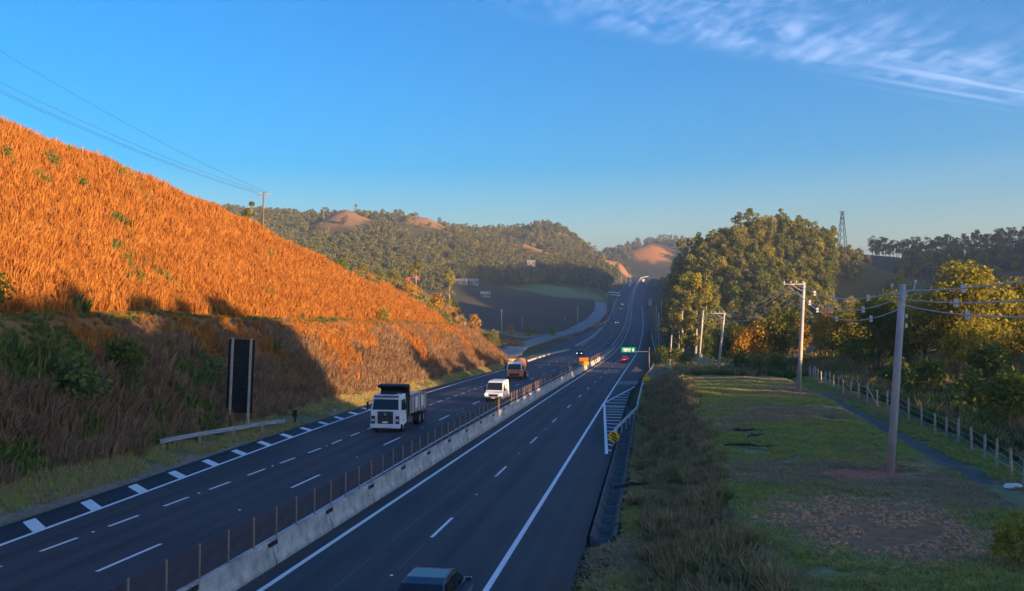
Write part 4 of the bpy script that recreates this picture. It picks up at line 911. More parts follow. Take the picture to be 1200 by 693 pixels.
place(car('car with glaring headlights climbing past the ramp nose', m_silver, True), -7.2, 508)
place(car('black car waiting at the far ramp nose', m_blackc), -12.2, 505)
place(car('white car, upper one of the pair right of the far bus', m_white, True), -7.5, 690)
place(car('dark car with headlights, nearer of the pair below the far bus', m_blackc, True), -7.6, 640)
place(car('tiny silver car climbing the far right carriageway', m_silver), 2.2, 720, True)
place(car('tiny dark car far up the right carriageway', m_blackc), 6.0, 590, True)
def box_truck(label, ln, m1, m2, name='box_truck', h=3.4):
    r = tag(empty(name, (0, 0, 0)), label, 'truck' if name == 'box_truck' else 'bus')
    if name == 'box_truck':
        c = prism(MB(), [(-ln / 2, 0.5), (-ln / 2 - 0.05, 1.5), (-ln / 2 + 0.3, 2.6), (-ln / 2 + 1.8, 2.7), (-ln / 2 + 1.8, 0.5)], 2.3).build('cab', m1, r, bevel=0.05)
        panel([(-1.0, -ln / 2 - 0.03, 1.55), (1.0, -ln / 2 - 0.03, 1.55), (0.95, -ln / 2 + 0.25, 2.45), (-0.95, -ln / 2 + 0.25, 2.45)], 'windscreen', m_glass, c, 0.03)
        MB().box((0, 1.0, h / 2 + 0.55), (2.5, ln - 2.1, h - 1.0)).build('cargo_box', m2, r, bevel=0.04); MB().box((0, 0.8, 0.75), (0.9, ln - 1.6, 0.3)).build('chassis', m_dark, r)
    else:
        b = prism(MB(), [(-ln / 2, 0.4), (-ln / 2 - 0.1, 1.2), (-ln / 2 + 0.25, h), (ln / 2 - 0.1, h), (ln / 2, 0.4)], 2.5).build('body', m1, r, bevel=0.08)
        panel([(-1.1, -ln / 2 - 0.06, 1.3), (1.1, -ln / 2 - 0.06, 1.3), (1.05, -ln / 2 + 0.18, 2.9), (-1.05, -ln / 2 + 0.18, 2.9)], 'windscreen', m_glass, b, 0.04)
        for s in (-1, 1):
            for y in np.linspace(-ln / 2 + 1.4, ln / 2 - 1.2, 7): MB().box((s * 1.255, float(y), 2.1), (0.03, ln / 9.5, 0.85)).build('side_window', m_glass, b)
            MB().box((s * 1.255, 0, 0.9), (0.03, ln * 0.9, 0.4)).build('stripe', m2, b)
    for s in (-1, 1):
        for y in (-ln / 2 + 1.1, ln / 2 - 1.8): wheel(r, s * 1.05, y, 0.5, 0.35)
    return r
m_bluew = mat('pale_blue_coat', (0.45, 0.60, 0.70), 0.4)
b_ = box_truck('white and pale blue bus turning off at the far left roadside', 12.0, m_white, m_bluew, 'coach_bus', 3.5); place(b_, -17.5, 800); b_.rotation_euler[2] += R(55)
place(box_truck('pinkish box truck high up the far left carriageway', 9.0, m_white, mat('pink_box', (0.6, 0.35, 0.35), 0.5)), -7.0, 930)
place(box_truck('pale truck at the top of the far climb', 10.0, m_white, m_white, h=3.8), 4.5, 1010, True)

# houses on the far left hillside
def house(x, d, w_, dp, h, label, wallm, roofm, rz):
    X, Y, _ = px(x, 0, d); z = gz(X, Y); r = tag(empty('house', (X, Y, z), rz), label, 'house')
    w_, dp, h = w_ * 0.7, dp * 0.7, h * 0.8
    MB().box((0, 0, h / 2 - 0.75), (w_, dp, h + 1.5)).build('wall', wallm, r)
    MB().add([(-w_ / 2 - .5, -dp / 2 - .5, h), (w_ / 2 + .5, -dp / 2 - .5, h), (w_ / 2 + .5, dp / 2 + .5, h), (-w_ / 2 - .5, dp / 2 + .5, h), (-w_ / 2 - .5, 0, h + dp * 0.32), (w_ / 2 + .5, 0, h + dp * 0.32)], [(0, 1, 5, 4), (2, 3, 4, 5), (0, 4, 3), (1, 2, 5), (0, 3, 2, 1)]).build('roof', roofm, r)
    for f in (-0.3, 0.3): MB().box((f * w_, -dp / 2 - 0.03, h * 0.55), (w_ * 0.16, 0.06, h * 0.4)).build('window', m_glass, r)
    MB().box((0, -dp / 2 - 0.03, h * 0.36), (1.2, 0.06, h * 0.72)).build('door', m_wood, r)
m_roofg = mat('grey_roof', (0.26, 0.27, 0.28), 0.7, var=0.15)
house(482, 640, 13, 9, 4.5, 'house with a red roof among the trees on the left hillside', m_wall, m_roof, 0.3)
house(541, 690, 12, 8, 3.5, 'low white house in the hazy valley left of the forest', m_wall, m_roofg, -0.2)
house(555, 700, 10, 8, 3.5, 'small grey roofed house right of the low white house', m_wall, m_roofg, 0.2)
house(569, 640, 9, 7, 3.2, 'lowest pale house at the foot of the hazy hill', m_wall, m_roofg, 0.0)
house(622, 860, 11, 8, 4, 'pale house under the orange bank on the far hill', m_wall, m_roofg, 0.1)

# ------------------------------------------------------------------ vegetation
def tuft_mesh(name, n, h, r, w_, m, seed, lean=0.5, droop=0.25):
    g = np.random.default_rng(seed); V = []; Fq = []
    for i in range(n):
        a = g.uniform(0, 2 * math.pi); q = r * math.sqrt(g.uniform(0, 1)) * 0.6; hh = h * g.uniform(0.45, 1.1); ln = lean * g.uniform(0.1, 1.0) * h
        b = a + g.normal(0, 0.5); dx, dy = math.cos(b), math.sin(b); sx, sy = -dy * w_ / 2, dx * w_ / 2
        f = g.uniform(-1.2, 1.2); sx, sy = sx * math.cos(f) - sy * math.sin(f), sx * math.sin(f) + sy * math.cos(f)
        x, y = math.cos(a) * q, math.sin(a) * q; mx_, my_ = x + dx * ln * 0.4, y + dy * ln * 0.4; tx, ty = x + dx * ln, y + dy * ln
        k = len(V)
        V += [(x - sx * .7, y - sy * .7, -0.1 * h), (x + sx * .7, y + sy * .7, -0.1 * h), (mx_ + sx, my_ + sy, hh * 0.6), (mx_ - sx, my_ - sy, hh * 0.6), (tx, ty, hh * (1 - droop * g.uniform(0, 1)))]
        Fq += [(k, k + 1, k + 2), (k, k + 2, k + 3), (k + 3, k + 2, k + 4)]
    return np_mesh(name, V, Fq, m)
def leaf_cloud(clumps, n, size, seed, up=0.25, shell=(0.55, 1.05), flat=1.0):
    g = np.random.default_rng(seed); C = np.array([c for c, r in clumps], float); Rr = np.array([r for c, r in clumps], float)
    pw = Rr ** 2 / (Rr ** 2).sum(); ix = g.choice(len(C), n, p=pw)
    D = g.normal(size=(n, 3)); D[:, 2] = D[:, 2] + up; D /= np.linalg.norm(D, axis=1)[:, None]
    P = C[ix] + D * (Rr[ix] * g.uniform(*shell, n))[:, None] * np.array([1, 1, flat])
    Nn = D * 0.7 + g.normal(size=(n, 3)) * 0.6 + np.array([0, 0, 0.25]); Nn /= np.linalg.norm(Nn, axis=1)[:, None]
    A = np.cross(Nn, g.normal(size=(n, 3))); A /= np.linalg.norm(A, axis=1)[:, None]; B = np.cross(Nn, A)
    s = (size * g.uniform(0.6, 1.35, n))[:, None]
    V = np.stack([P - A * s * 0.5, P - B * s * 0.32 + Nn * s * 0.06, P + A * s * 0.5, P + B * s * 0.32 + Nn * s * 0.06], 1).reshape(-1, 3)
    return V, np.arange(n * 4).reshape(-1, 4)
def limbs(mb, base_h, clumps, r0, g, k=7):
    top = Vector((0, 0, base_h)); mb.tube([(0, 0, -0.5), (g.uniform(-.1, .1), g.uniform(-.1, .1), base_h * 0.5), top], [r0, r0 * 0.8, r0 * 0.6], 8)
    for c, r in sorted(clumps, key=lambda q: -q[1])[:k]:
        c = Vector(c); mid = top.lerp(c, 0.5) + Vector((g.uniform(-.3, .3), g.uniform(-.3, .3), -0.1 * r)); mb.tube([top - Vector((0, 0, 0.2)), mid, c], [r0 * 0.5, r0 * 0.32, r0 * 0.12], 6)
def broadleaf(seed, w_, h, n, size, m, trunk=0.25, bm=None):
    g = random.Random(seed); cl = []
    for i in range(26):
        a = g.uniform(0, 2 * math.pi); u_ = math.sqrt(g.uniform(0, 1)); z = g.uniform(0, 1)
        rr = w_ / 2 * (1 - 0.62 * z ** 1.6) * u_ * 0.8
        cl.append(((math.cos(a) * rr, math.sin(a) * rr, h * (trunk + 0.10 + (0.80 - trunk) * z)), g.uniform(0.12, 0.21) * w_))
    V, Q = leaf_cloud(cl, n, size, seed); cr = np_mesh('crown', V, Q, m)
    mb = MB(); limbs(mb, h * trunk * 1.2, cl, 0.028 * h, g); return mb.mesh('trunk', bm or m_bark), cr
def eucalypt(seed, w_, h, n, size, m, bm=None, zlo=0.3):
    g = random.Random(seed); cl = []
    for i in range(15):
        z = g.uniform(zlo, 0.97); a = g.uniform(0, 2 * math.pi); rr = w_ / 2 * (0.35 + 0.6 * math.sin(math.pi * min(1, (z - 0.25) / 0.8))) * g.uniform(0.2, 0.9)
        cl.append(((math.cos(a) * rr, math.sin(a) * rr, h * z), g.uniform(0.11, 0.22) * w_))
    cl.append(((0, 0, h * 0.95), 0.17 * w_))
    V, Q = leaf_cloud(cl, n, size, seed, up=0.4, flat=0.85); cr = np_mesh('crown', V, Q, m)
    mb = MB(); mb.tube([(0, 0, -0.5), (g.uniform(-.3, .3), g.uniform(-.3, .3), h * 0.5), (0, 0, h * 0.93)], [0.018 * h, 0.012 * h, 0.004 * h], 7)
    for c, r in cl[:9]: mb.tube([(0, 0, c[2] - 0.10 * h), c], [0.006 * h, 0.002 * h], 5, cap=False)
    return mb.mesh('trunk', bm or m_barkl), cr
def plant_tree(name, pair, X, Y, s, rz, label, cat='tree', group=None, dz=0.0, sz=None):
    r = empty(name, (X, Y, gz(X, Y) + dz), rz); r.scale = (s, s, sz or s); tag(r, label, cat, group)
    link('trunk', pair[0], r); link('crown', pair[1], r); return r
def scatter(name, P, rot, scl, idx, srcs, label, cat):
    me = bpy.data.meshes.new(name); P = np.asarray(P, np.float32); me.vertices.add(len(P)); me.vertices.foreach_set('co', P.ravel())
    for nm, ty, dat, key in (('rot', 'FLOAT_VECTOR', rot, 'vector'), ('scl', 'FLOAT', scl, 'value'), ('idx', 'INT', idx, 'value')):
        a = me.attributes.new(nm, ty, 'POINT'); a.data.foreach_set(key, np.ascontiguousarray(dat, np.int32 if ty == 'INT' else np.float32).ravel())
    o = link(name, me); tag(o, label, cat, kind='stuff')
    ng = bpy.data.node_groups.new(name, 'GeometryNodeTree'); ng.interface.new_socket('Geometry', in_out='INPUT', socket_type='NodeSocketGeometry'); ng.interface.new_socket('Geometry', in_out='OUTPUT', socket_type='NodeSocketGeometry')
    gi = N(ng, 'NodeGroupInput'); go = N(ng, 'NodeGroupOutput'); jn = N(ng, 'GeometryNodeJoinGeometry')
    def na(nm, ty): n = N(ng, 'GeometryNodeInputNamedAttribute', data_type=ty); n.inputs[0].default_value = nm; return [s for s in n.outputs if s.enabled][0]
    er = N(ng, 'FunctionNodeEulerToRotation'); ng.links.new(na('rot', 'FLOAT_VECTOR'), er.inputs[0]); sc_ = na('scl', 'FLOAT'); ia = na('idx', 'INT')
    for i, me_s in enumerate(srcs):
        src = bpy.data.objects.new(name + '_source', me_s)
        oi = N(ng, 'GeometryNodeObjectInfo'); oi.inputs['Object'].default_value = src; oi.inputs['As Instance'].default_value = True
        cmp_ = N(ng, 'FunctionNodeCompare', data_type='INT', operation='EQUAL'); ng.links.new(ia, cmp_.inputs[2]); cmp_.inputs[3].default_value = i
        ip = N(ng, 'GeometryNodeInstanceOnPoints'); ng.links.new(gi.outputs[0], ip.inputs['Points']); ng.links.new(cmp_.outputs[0], ip.inputs['Selection'])
        ng.links.new(oi.outputs['Geometry'], ip.inputs['Instance']); ng.links.new(er.outputs[0], ip.inputs['Rotation']); ng.links.new(sc_, ip.inputs['Scale'])
        ng.links.new(ip.outputs[0], jn.inputs[0])
    ng.links.new(jn.outputs[0], go.inputs[0])
    md = o.modifiers.new('scatter', 'NODES'); md.node_group = ng; return o
def sow(name, X, Y, srcs, label, cat, s0=0.7, s1=1.3, tilt=0.15, dz=0.0, weights=None, scale_fn=None, idx=None):
    n = len(X); Z = ground(X, Y) + dz
    rot = np.stack([rng.normal(0, tilt, n), rng.normal(0, tilt, n), rng.uniform(0, 6.283, n)], 1)
    s = rng.uniform(s0, s1, n); s = s * scale_fn if scale_fn is not None else s
    if idx is None: idx = rng.choice(len(srcs), n, p=weights)
    return scatter(name, np.stack([X, Y, Z], 1), rot, s, idx, srcs, label, cat)
def sample(n, t0, t1, y0, y1, yp=1.0):
    t = rng.uniform(t0, t1, n); Y = y0 + (y1 - y0) * rng.uniform(0, 1, n) ** yp; return XA(Y) + t, Y, t
def inframe(X, Y, margin=0.05): return (Y > 8) & (np.abs(X) < Y * (0.567 + margin) + 3)

dry = [tuft_mesh('dry_tuft', 44, 1.0, 0.55, 0.062, m_dry, 100 + k, 0.45) for k in range(4)]
brush = [tuft_mesh('brush_tuft', 44, 1.0, 0.6, 0.062, m_brush, 120 + k, 0.6) for k in range(3)]
gbrush = [tuft_mesh('green_tuft', 36, 0.8, 0.6, 0.10, m_greenbrush, 130 + k, 0.7) for k in range(2)]
# slope grass; the foot of the cut is brown brush with green in it, the berms are greener
X, Y, t = sample(52000, -75, -19.8, 26, 232, 1.0)
edge_ = sm(t, -29.5, -28.3) * (1 - sm(t, -27.6, -25.5))
nat_here = np.interp(Y, NAT_Y, NAT_H) + (-48 - t) * 0.22
ok = inframe(X, Y, 0.08) & ~((t < -62) & (nat_here < np.interp(t, CUT_T, CUT_H) - 6)); X, Y, t, edge_ = X[ok], Y[ok], t[ok], edge_[ok]
nz_ = fbm(X / 8, Y / 8, 31); nb = fbm(X / 4, Y / 4, 33)
low = (t > -28) & (nz_ + (t + 25) * 0.02 + rng.normal(0, 0.05, len(t)) > 0.43)
grn = ((np.abs(t + 30.3) < 2.0) & (rng.uniform(0, 1, len(t)) < 0.8)) | ((t > -34) & (Y < 75) & (nb > 0.5)) | ((np.abs(t + 42.3) < 1.0) & (rng.uniform(0, 1, len(t)) < 0.4)) | ((nb > 0.66) & (rng.uniform(0, 1, len(t)) < 0.5))
idx = rng.integers(0, 4, len(t)); idx = np.where(low, 4 + rng.integers(0, 3, len(t)), idx); idx = np.where(grn, 7 + rng.integers(0, 2, len(t)), idx)
sc_h = np.where(np.abs(t + 30.3) < 2.2, 0.28, np.where(np.abs(t + 42.3) < 1.6, 0.35, 1.0)) * (0.75 + 0.7 * nz_) * (1 - 0.62 * edge_)
sow('hillside_grass', X, Y, dry + brush + gbrush, 'tall dry orange grass covering the terraced cut slope', 'grass', 0.8, 1.5, 0.22, scale_fn=sc_h, idx=idx)
# verge grass left
vg = [tuft_mesh('verge_tuft', 24, 0.32, 0.3, 0.035, m_grass, 150), tuft_mesh('verge_straw', 22, 0.36, 0.3, 0.03, m_straw, 151)]
X, Y, t = sample(16000, -21.2, -16.8, 28, 200, 1.25); ok = inframe(X, Y) & (fbm(X / 2, Y / 2, 41) > 0.36); X, Y, t = X[ok], Y[ok], t[ok]
sow('verge_grass', X, Y, vg, 'short patchy grass on the left verge below the slope', 'grass', 0.6, 1.4, 0.2, weights=[0.55, 0.45], scale_fn=0.7 + 0.9 * sm(-t, 17.5, 20.5))
# field: mown grass
fg = [tuft_mesh('field_tuft', 22, 0.11, 0.40, 0.028, m_grass, 160, 1.6), tuft_mesh('field_tuft_b', 22, 0.09, 0.44, 0.028, m_grass, 161, 2.0), tuft_mesh('field_straw', 22, 0.07, 0.46, 0.03, m_straw, 162, 2.4)]
X, Y, t = sample(76000, 10.75, 33, 22, 122, 1.15); ok = inframe(X, Y) & ((t > 12.0) | (Y < 38.5))
ok &= ~((t > 13.6) & (t < 17.0)) & (fbm(X / 1.5, Y / 1.5, 44) > 0.30)
ok &= (np.hypot((X - 18.6) / 2.5, (Y - 47.6) / 1.4) > 1) & (np.abs(t - np.interp(Y, [38, 50, 70, 90], [30.6, 30.4, 29.9, 28.9])) > 0.8)
clod = np.hypot((X - 14.6) / 4.8, (Y - 36.5) / 6.8) + (fbm(X / 7, Y / 7, 21) - 0.5) * 0.7; ok &= clod + rng.normal(0, 0.14, len(X)) > 0.9
X, Y, t = X[ok], Y[ok], t[ok]; n1 = fbm(X / 7, Y / 7, 21)
idx = np.where(n1 + rng.normal(0, 0.08, len(X)) > 0.53, 2, rng.integers(0, 2, len(X)))
sow('field_grass', X, Y, fg, 'short mown grass over the right-hand field', 'grass', 0.6, 1.5, 0.12, idx=idx)
# clods
def clod_mesh(seed):
    bm = bmesh.new(); bmesh.ops.create_icosphere(bm, subdivisions=1, radius=0.12); g = random.Random(seed)
    for v_ in bm.verts: v_.co *= g.uniform(0.6, 1.25); v_.co.z *= 0.55
    me = bpy.data.meshes.new('clod'); bm.to_mesh(me); bm.free(); me.materials.append(m_clod); return me
X = rng.normal(14.6, 2.8, 3400); Y = rng.normal(36.5, 4.0, 3400); ok = np.hypot((X - 14.6) / 4.8, (Y - 36.5) / 6.8) < 1
ok &= fbm(X / 1.3, Y / 1.3, 71) > 0.42
sow('soil_clods', X[ok], Y[ok], [clod_mesh(1), clod_mesh(2), clod_mesh(3)], 'loose brown soil clods scattered over the bare patch', 'soil', 0.35, 1.3, 0.3)
# weeds on the embankment
wd = [tuft_mesh('weed_tuft', 40, 0.85, 0.5, 0.05, m_weed, 170, 0.6), tuft_mesh('weed_tuft_b', 40, 0.7, 0.5, 0.045, m_straw, 171, 0.7), tuft_mesh('weed_green', 36, 0.55, 0.5, 0.05, m_greenbrush, 172, 0.7)]
X, Y, t = sample(6500, 13.0, 17.4, 22, 150, 1.1); t2 = t + (fbm(X / 5, Y / 5, 51) - 0.5) * 3.4; X = XA(Y) + t2; ok = inframe(X, Y)
sow('embankment_weeds', X[ok], Y[ok], wd, 'strip of brown weeds on the bank between the road and the field', 'weeds', 0.6, 1.35, 0.2, weights=[0.36, 0.24, 0.40], scale_fn=(0.25 + 1.0 * fbm(X / 3, Y / 3, 52))[ok])
# rank growth beyond the fence and behind the crest
X, Y, t = sample(9000, 18, 62, 40, 170, 1.0); ok = inframe(X, Y) & ((t > np.interp(Y, [38, 47, 60, 72, 84, 97, 110], [32.2, 33.4, 33.4, 33, 31.8, 32.5, 34]) + 0.5) | (Y > 112)); X, Y = X[ok], Y[ok]
sow('rank_growth', X, Y, [gbrush[0], gbrush[1], wd[1], brush[0]], 'rank green growth beyond the fence and behind the field crest', 'undergrowth', 0.7, 1.7, 0.2, weights=[0.4, 0.3, 0.15, 0.15])

# rough grass over the knoll behind the nose of the cut
X = rng.uniform(-95, 4, 9000); Y = rng.uniform(222, 340, 9000); t = T(X, Y); ok = inframe(X, Y) & (t < -27) & (np.hypot((X + 2) / 14, (Y - 265) / 60) > 1); X, Y = X[ok], Y[ok]
sow('knoll_grass', X, Y, [wd[0], gbrush[0], dry[0], wd[1]], 'rough yellowish grass on the lit knoll behind the cut slope', 'grass', 0.9, 2.2, 0.2, weights=[0.35, 0.3, 0.15, 0.2])
# broad trees beyond the fence
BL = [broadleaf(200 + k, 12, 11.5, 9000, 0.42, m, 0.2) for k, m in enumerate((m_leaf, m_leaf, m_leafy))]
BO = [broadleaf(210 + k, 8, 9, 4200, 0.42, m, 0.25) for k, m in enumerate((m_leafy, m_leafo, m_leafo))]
def at_px(x, d): return (x - CX) * d / F, d
near = [
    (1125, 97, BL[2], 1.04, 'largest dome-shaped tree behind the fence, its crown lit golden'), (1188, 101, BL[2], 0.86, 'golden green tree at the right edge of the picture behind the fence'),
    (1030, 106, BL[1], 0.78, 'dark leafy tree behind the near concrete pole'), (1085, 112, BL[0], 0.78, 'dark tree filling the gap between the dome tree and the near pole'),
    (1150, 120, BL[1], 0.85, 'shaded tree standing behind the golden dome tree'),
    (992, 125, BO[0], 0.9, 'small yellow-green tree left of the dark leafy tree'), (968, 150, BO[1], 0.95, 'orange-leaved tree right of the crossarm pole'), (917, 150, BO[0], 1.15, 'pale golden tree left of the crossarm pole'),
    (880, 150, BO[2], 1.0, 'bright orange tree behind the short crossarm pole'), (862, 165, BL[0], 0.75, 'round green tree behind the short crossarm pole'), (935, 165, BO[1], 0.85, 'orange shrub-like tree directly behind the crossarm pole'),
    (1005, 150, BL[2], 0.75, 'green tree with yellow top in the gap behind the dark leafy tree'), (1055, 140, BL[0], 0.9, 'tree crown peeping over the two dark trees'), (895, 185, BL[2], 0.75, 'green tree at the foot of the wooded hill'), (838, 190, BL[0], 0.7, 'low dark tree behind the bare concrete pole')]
for x, d, pr, s, lab in near:
    X, Y = at_px(x, d); plant_tree('broadleaf_tree', pr, X, Y, s, rnd.uniform(0, 6), lab)
EU = [eucalypt(230 + k, 8, 20, 4200, 0.55, m, None, 0.14) for k, m in enumerate((m_euc, m_leafy, m_euc))]
for x, d, s, k, lab in ((815, 225, 1.0, 1, 'tall eucalyptus with a golden crown left of the poles'), (800, 235, 1.05, 0, 'tall eucalyptus at the road side of the golden clump'), (828, 240, 1.05, 2, 'tall eucalyptus at the right of the golden clump'), (808, 255, 1.1, 1, 'eucalyptus at the back of the golden clump'), (788, 245, 0.8, 0, 'shorter eucalyptus nearest the road'), (822, 215, 0.75, 0, 'low eucalyptus in front of the golden clump'), (838, 255, 0.85, 2, 'slim eucalyptus between golden clump and orange tree'), (795, 220, 0.55, 1, 'young eucalyptus beside the small bare pole')):
    X, Y = at_px(x, d); plant_tree('eucalyptus_tree', EU[k], X, Y, s, rnd.uniform(0, 6), lab)
# wooded hill on the right
HT = [eucalypt(240 + k, 7, 13, 900, 0.85, m_euc, m_bark, 0.2) for k in range(3)] + [broadleaf(250 + k, 8, 9, 800, 0.85, m_leafy if k else m_leaf, 0.2) for k in range(2)]
n = 0
for tries in range(4000):
    x = rnd.uniform(770, 978); d = rnd.uniform(285, 455); X, Y = at_px(x, d)
    if n >= 290: break
    if T(X, Y) < 17.5: continue
    if not hasattr(plant_tree, 'pts'): plant_tree.pts = []
    if any((X - a) ** 2 + (Y - b) ** 2 < 4.4 ** 2 for a, b in plant_tree.pts): continue
    plant_tree.pts.append((X, Y)); n += 1
    plant_tree('hill_tree', HT[rnd.choice((0, 1, 2, 3, 3, 4, 4, 4))], X, Y, rnd.uniform(0.55, 0.95), rnd.uniform(0, 6), 'tree in the dense wood on the right-hand hill', 'tree', 'trees on the right-hand hill')
# thin line of trees on the far right ridge
RT = [eucalypt(260 + k, 9, 16, 420, 1.0, m_far, m_bark) for k in range(3)]
for k in range(62):
    x = 1022 + (1215 - 1022) * (k + rnd.uniform(-0.4, 0.4)) / 62; d = rnd.uniform(540, 590); X, Y = at_px(x, d)
    plant_tree('ridge_tree', RT[k % 3], X, Y, rnd.uniform(0.65, 1.0), rnd.uniform(0, 6), 'slender tree in the dark row along the right skyline', 'tree', 'trees along the right skyline')
# far woods
FT = [broadleaf(270 + k, 9, 9, 170, 1.7, m_far, 0.1)[1] for k in range(3)] + [eucalypt(280 + k, 7, 13, 150, 1.6, m_far)[1] for k in range(2)] + [broadleaf(290, 9, 9, 170, 1.7, m_leafy, 0.1)[1]]
n = 16000; x = rng.uniform(180, 745, n); d = np.sqrt(rng.uniform(430 ** 2, 1250 ** 2, n)); X = (x - CX) * d / F; Y = d
dmin = np.interp(x, [180, 300, 400, 480, 540, 600, 650, 700, 745], [430, 440, 560, 600, 660, 745, 775, 800, 830]); t = T(X, Y)
ok = (d > dmin) & (t < -24)
for (bx, by, bd, rx, ry) in ((400, 250, 880, 36, 80), (490, 254, 930, 40, 70), (618, 285, 965, 32, 60), (715, 305, 1130, 34, 70)):
    c = px(bx, by, bd); ok &= (np.hypot((X - c[0]) / rx, (Y - c[1]) / ry) + (fbm(X / 18, Y / 18, 24) - 0.5) * 0.9 > 0.9) | (rng.uniform(0, 1, n) < 0.05)
for hx, hd in ((482, 640), (541, 690), (555, 700), (569, 640), (622, 860)): ok &= ~((np.abs(x - hx) < 9) & (d < hd + 10) & (d > hd - 60))
X, Y = X[ok], Y[ok]
sow('far_woodland', X, Y, FT, 'dense mixed woodland over the hazy hills on the left', 'woodland', 0.45, 0.9, 0.05, weights=[0.2, 0.2, 0.2, 0.13, 0.13, 0.14])
n = 14000; x = rng.uniform(770, 1290, n); d = np.sqrt(rng.uniform(230 ** 2, 1100 ** 2, n)); X = (x - CX) * d / F; Y = d; t = T(X, Y)
ok = (t > 24) & (((x > 985) & (d < 500) & (fbm(X / 30, Y / 30, 61) > 0.50)) | ((x > 1060) & (d > 470) & (d < 540)) | ((x < 985) & (d > 455)) | ((x > 800) & (d < 300) & (d > 200)) | ((x < 975) & (d > 290) & (d < 450))); ok &= ~((x > 930) & (x < 1045) & (d > 440))
sow('right_woodland', X[ok], Y[ok], FT[:3] + [HT[4][1]], 'shaded scrub and woodland on the right-hand slopes', 'woodland', 0.35, 0.75, 0.05)
n = 2200; x = rng.uniform(690, 860, n); d = rng.uniform(1280, 2200, n); X = (x - CX) * d / F; ok = ((x < 738) | (x > 790) | (d > 1610)) & (d > 1500)
sow('distant_woodland', X[ok], d[ok], FT[:5], 'distant woods round the orange hill at the end of the road', 'woodland', 0.9, 1.5, 0.05)
# unseen wood added to the right and behind: it keeps the road in shade
TALL = [eucalypt(300 + k, 9, 20, 1500, 0.9, m_euc) for k in range(2)]
n = 700; X = rng.uniform(70, 200, n); Y = rng.uniform(-190, 60, n); uq = 0.56 * X + 0.83 * Y; ok = (X > 0.567 * Y + 40) & (uq < 67); X, Y = X[ok], Y[ok]
sc_w = np.ones(len(X)); u2 = rng.uniform(66, 150, 130); v2 = rng.uniform(48, 76, 130); X2 = 0.559 * u2 + 0.829 * v2; Y2 = 0.829 * u2 - 0.559 * v2
sc2 = np.clip((5.0 + (v2 - 60) * 0.14 - ground(X2, Y2)) / 19.5, 0.2, 1.0) / 0.92; X = np.concatenate([X, X2]); Y = np.concatenate([Y, Y2]); sc_w = np.concatenate([sc_w, sc2])  # added row, tree heights shaped by where their shadow falls
sow('unseen_shade_wood', X, Y, [TALL[0][1], TALL[1][1]], 'unseen tall wood added right of the field to shade the road', 'woodland', 0.78, 1.06, 0.03, scale_fn=sc_w)
# shrubs and small trees below the nose of the cut and along the ramp
SH = [broadleaf(310 + k, 5, 4.2, 700, 0.42, m, 0.08) for k, m in enumerate((m_leaf, m_leafy, m_leafo, m_greenbrush))]
labs = ('dark green shrub', 'yellow-green shrub', 'orange shrub', 'olive shrub')
spots = [(500, 252, 1, 1.3, 'at the top of the cut nose'), (520, 256, 0, 1.2, 'below the knoll, right of the cut nose'), (535, 250, 1, 1.2, 'just behind the cut nose'), (548, 262, 0, 1.3, 'left of the leafless tree'), (560, 255, 3, 1.1, 'at the foot of the cut nose'), (545, 243, 1, 0.9, 'lowest on the cut nose'), (565, 275, 1, 0.9, 'left of the lit bank'), (480, 265, 2, 1.2, 'on the lit knoll edge'), (462, 275, 1, 1.0, 'on the lit knoll top'), (512, 270, 2, 1.3, 'beside the flat-topped tree'), (578, 330, 1, 1.2, 'at the left end of the lit bank'), (598, 385, 2, 1.0, 'on the lit bank beyond the ramp'), (620, 395, 1, 0.9, 'on the lit bank, second from the ramp'), (648, 400, 1, 1.0, 'alone beside the ramp bend'), (555, 330, 2, 1.4, 'at the far edge of the shrub belt'), (530, 300, 0, 1.4, 'in the middle of the shrub belt'), (508, 245, 3, 1.0, 'clinging to the cut nose'), (570, 300, 0, 1.3, 'beside the thin roadside pole'), (445, 270, 3, 0.9, 'on the knoll crest'), (400, 285, 0, 1.2, 'peeping over the orange slope'), (425, 280, 1, 0.9, 'left on the knoll crest')]
for x, d, k, s, lab in spots:
    X, Y = at_px(x, d); plant_tree('valley_shrub', SH[k], X, Y, s, rnd.uniform(0, 6), labs[k] + ' ' + lab, 'shrub')
for x, d, s, k, lab in ((488, 300, 0.62, 1, 'sparse golden tree on the knoll skyline'), (527, 285, 0.6, 1, 'pale sparse tree at the right end of the knoll'), (472, 310, 0.5, 2, 'small sparse tree behind the knoll'), (295, 165, 0.42, 2, 'flat-topped tree beside the timber pole on the hill')):
    X, Y = at_px(x, d); plant_tree('sparse_tree', EU[k], X, Y, s, rnd.uniform(0, 6), lab)
# green shrubs on the orange slope and at its left foot
for Yq, t, k, s, lab in ((50, -36.0, 1, 0.95, 'yellow-green shrub at the left picture edge on the lower slope'), (54, -35.5, 3, 0.8, 'olive shrub beside the yellow-green one at the left edge'), (53, -32, 1, 0.7, 'small bright shrub low at the left edge'), (60, -31.0, 0, 0.8, 'dark shrub on the shaded lower slope'), (96, -50.5, 3, 0.5, 'olive shrub high on the orange slope'), (99, -49.0, 3, 0.4, 'small olive shrub right of the one high on the slope'), (88, -49.5, 3, 0.45, 'left olive shrub high on the orange slope'), (150, -31, 1, 0.5, 'green shrub on the lower berm'), (64, -24, 0, 0.8, 'dark shrub at the foot of the cut'), (57, -23, 3, 0.9, 'olive shrub at the foot of the cut on the far left'), (75, -23.5, 3, 0.7, 'olive shrub behind the black sign panel')):
    X = float(XA(Yq)) + t; plant_tree('slope_shrub', SH[k], X, float(Yq), s, rnd.uniform(0, 6), lab, 'shrub')
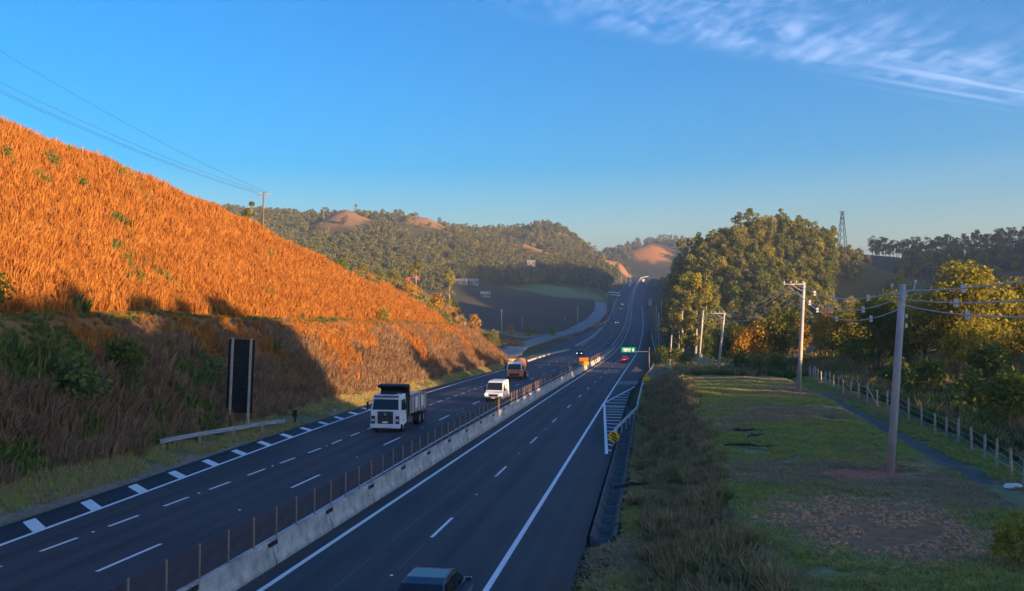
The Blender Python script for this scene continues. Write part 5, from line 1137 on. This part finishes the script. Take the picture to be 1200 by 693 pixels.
# shrubs by the path on the right
for x, d, k, s, lab in ((1192, 30.5, 1, 0.42, 'leafy bright green shrub at the lower right corner'), (772, 262, 2, 0.9, 'bright yellow shrub beside the far right shoulder'), (779, 240, 1, 0.9, 'yellow-green shrub beside the far right shoulder'), (776, 215, 0, 0.9, 'dark shrub at the bend of the right guard rail'), (790, 190, 0, 1.0, 'dark shrub left of the bare concrete pole'), (771, 200, 3, 0.8, 'olive shrub beside the green sign mast'), (805, 175, 3, 0.9, 'olive shrub where the field path ends'), (868, 128, 0, 0.9, 'dark low shrub behind the field crest'), (890, 122, 3, 0.8, 'olive shrub right behind the field crest'), (910, 118, 0, 0.8, 'dark shrub left of the crossarm pole base'), (1140, 72, 3, 0.9, 'olive shrub against the fence'), (1185, 62, 0, 1.0, 'dark shrub behind the fence at the right edge'), (1090, 82, 0, 0.9, 'dark shrub behind the fence under the dome tree'), (1050, 90, 3, 0.8, 'olive shrub behind the fence right of the near pole'), (1160, 84, 0, 1.1, 'large dark shrub under the tree at the right edge')):
    X, Y = at_px(x, d); plant_tree('roadside_shrub', SH[k] if 'yellow shrub' not in lab else (SH[0][0], broadleaf(330, 5, 4.2, 700, 0.42, m_yel, 0.08)[1]), X, Y, s, rnd.uniform(0, 6), lab, 'shrub')
# pale stones at the foot of the cut
for k, (t, Yq, s) in enumerate(((-20.4, 48.5, 1.0), (-20.2, 50.2, 0.8), (-21.0, 57.5, 0.7), (-19.9, 45.3, 0.8))):
    bm = bmesh.new(); bmesh.ops.create_icosphere(bm, subdivisions=2, radius=0.5 * s); g = random.Random(k)
    for v_ in bm.verts: v_.co *= g.uniform(0.8, 1.15); v_.co.z *= 0.6
    me = bpy.data.meshes.new('stone'); bm.to_mesh(me); bm.free(); me.materials.append(m_stone); o = link('stone', me); o.location = on_ground(t, Yq) + Vector((0, 0, 0.12))
    tag(o, ['largest pale stone at the foot of the cut', 'pale stone just right of the largest one', 'pale stone furthest along the foot of the cut', 'pale stone nearest the left picture edge'][k], 'stone')
o = MB().box((0, 0, 0.12), (0.9, 0.5, 0.2), taper=0.7).build('debris_bag', m_white, None, bevel=0.06); o.location = (*at_px(1188, 44.5), gz(*at_px(1188, 44.5))); tag(o, 'white litter bag lying by the fence at the right edge', 'bag')

# ------------------------------------------------------------------ morning haze
hz = MB().box((0, 0, 83), (6900, 6900, 240)).build('haze', None)
hm = bpy.data.materials.new('haze'); hm.use_nodes = True; t_ = hm.node_tree; t_.nodes.clear()
pv = N(t_, 'ShaderNodeVolumePrincipled'); pv.inputs['Color'].default_value = (0.55, 0.68, 0.88, 1); pv.inputs['Density'].default_value = 0.00028; pv.inputs['Anisotropy'].default_value = 0.2
ho = N(t_, 'ShaderNodeOutputMaterial'); t_.links.new(pv.outputs[0], ho.inputs['Volume'])
hz.data.materials.clear(); hz.data.materials.append(hm); tag(hz, 'thin blue morning haze filling the valley', 'haze', kind='stuff')

# dark fallen branches on the mown field and the verge
for (x, d, ln, rz, lab) in ((868, 61.5, 2.2, 0.2, 'dark fallen branch in the middle of the field, far one'), (885, 59, 1.3, 0.6, 'short dark branch lying just below the far one'), (878, 55.5, 3.0, -0.35, 'long dark branch slanting across the field'), (744, 50.5, 2.4, 0.35, 'dark branch lying on the grass strip beside the drain')):
    X, Y = at_px(x, d); o = empty('fallen_branch', (X, Y, gz(X, Y) + 0.06), rz); tag(o, lab, 'branch')
    MB().tube([(-ln / 2, 0, 0.02), (-ln * 0.15, 0.12, 0.10), (ln * 0.2, -0.06, 0.08), (ln / 2, 0.1, 0.05)], [0.09, 0.10, 0.07, 0.03], 7).build('stem', m_dark, o)
    for a, b in ((-0.2, 0.5), (0.15, -0.45), (0.3, 0.4)): MB().tube([(ln * a, 0.02, 0.09), (ln * (a + 0.16), b * 0.6, 0.16), (ln * (a + 0.3), b, 0.08)], [0.045, 0.035, 0.015], 5).build('twig', m_dark, o)
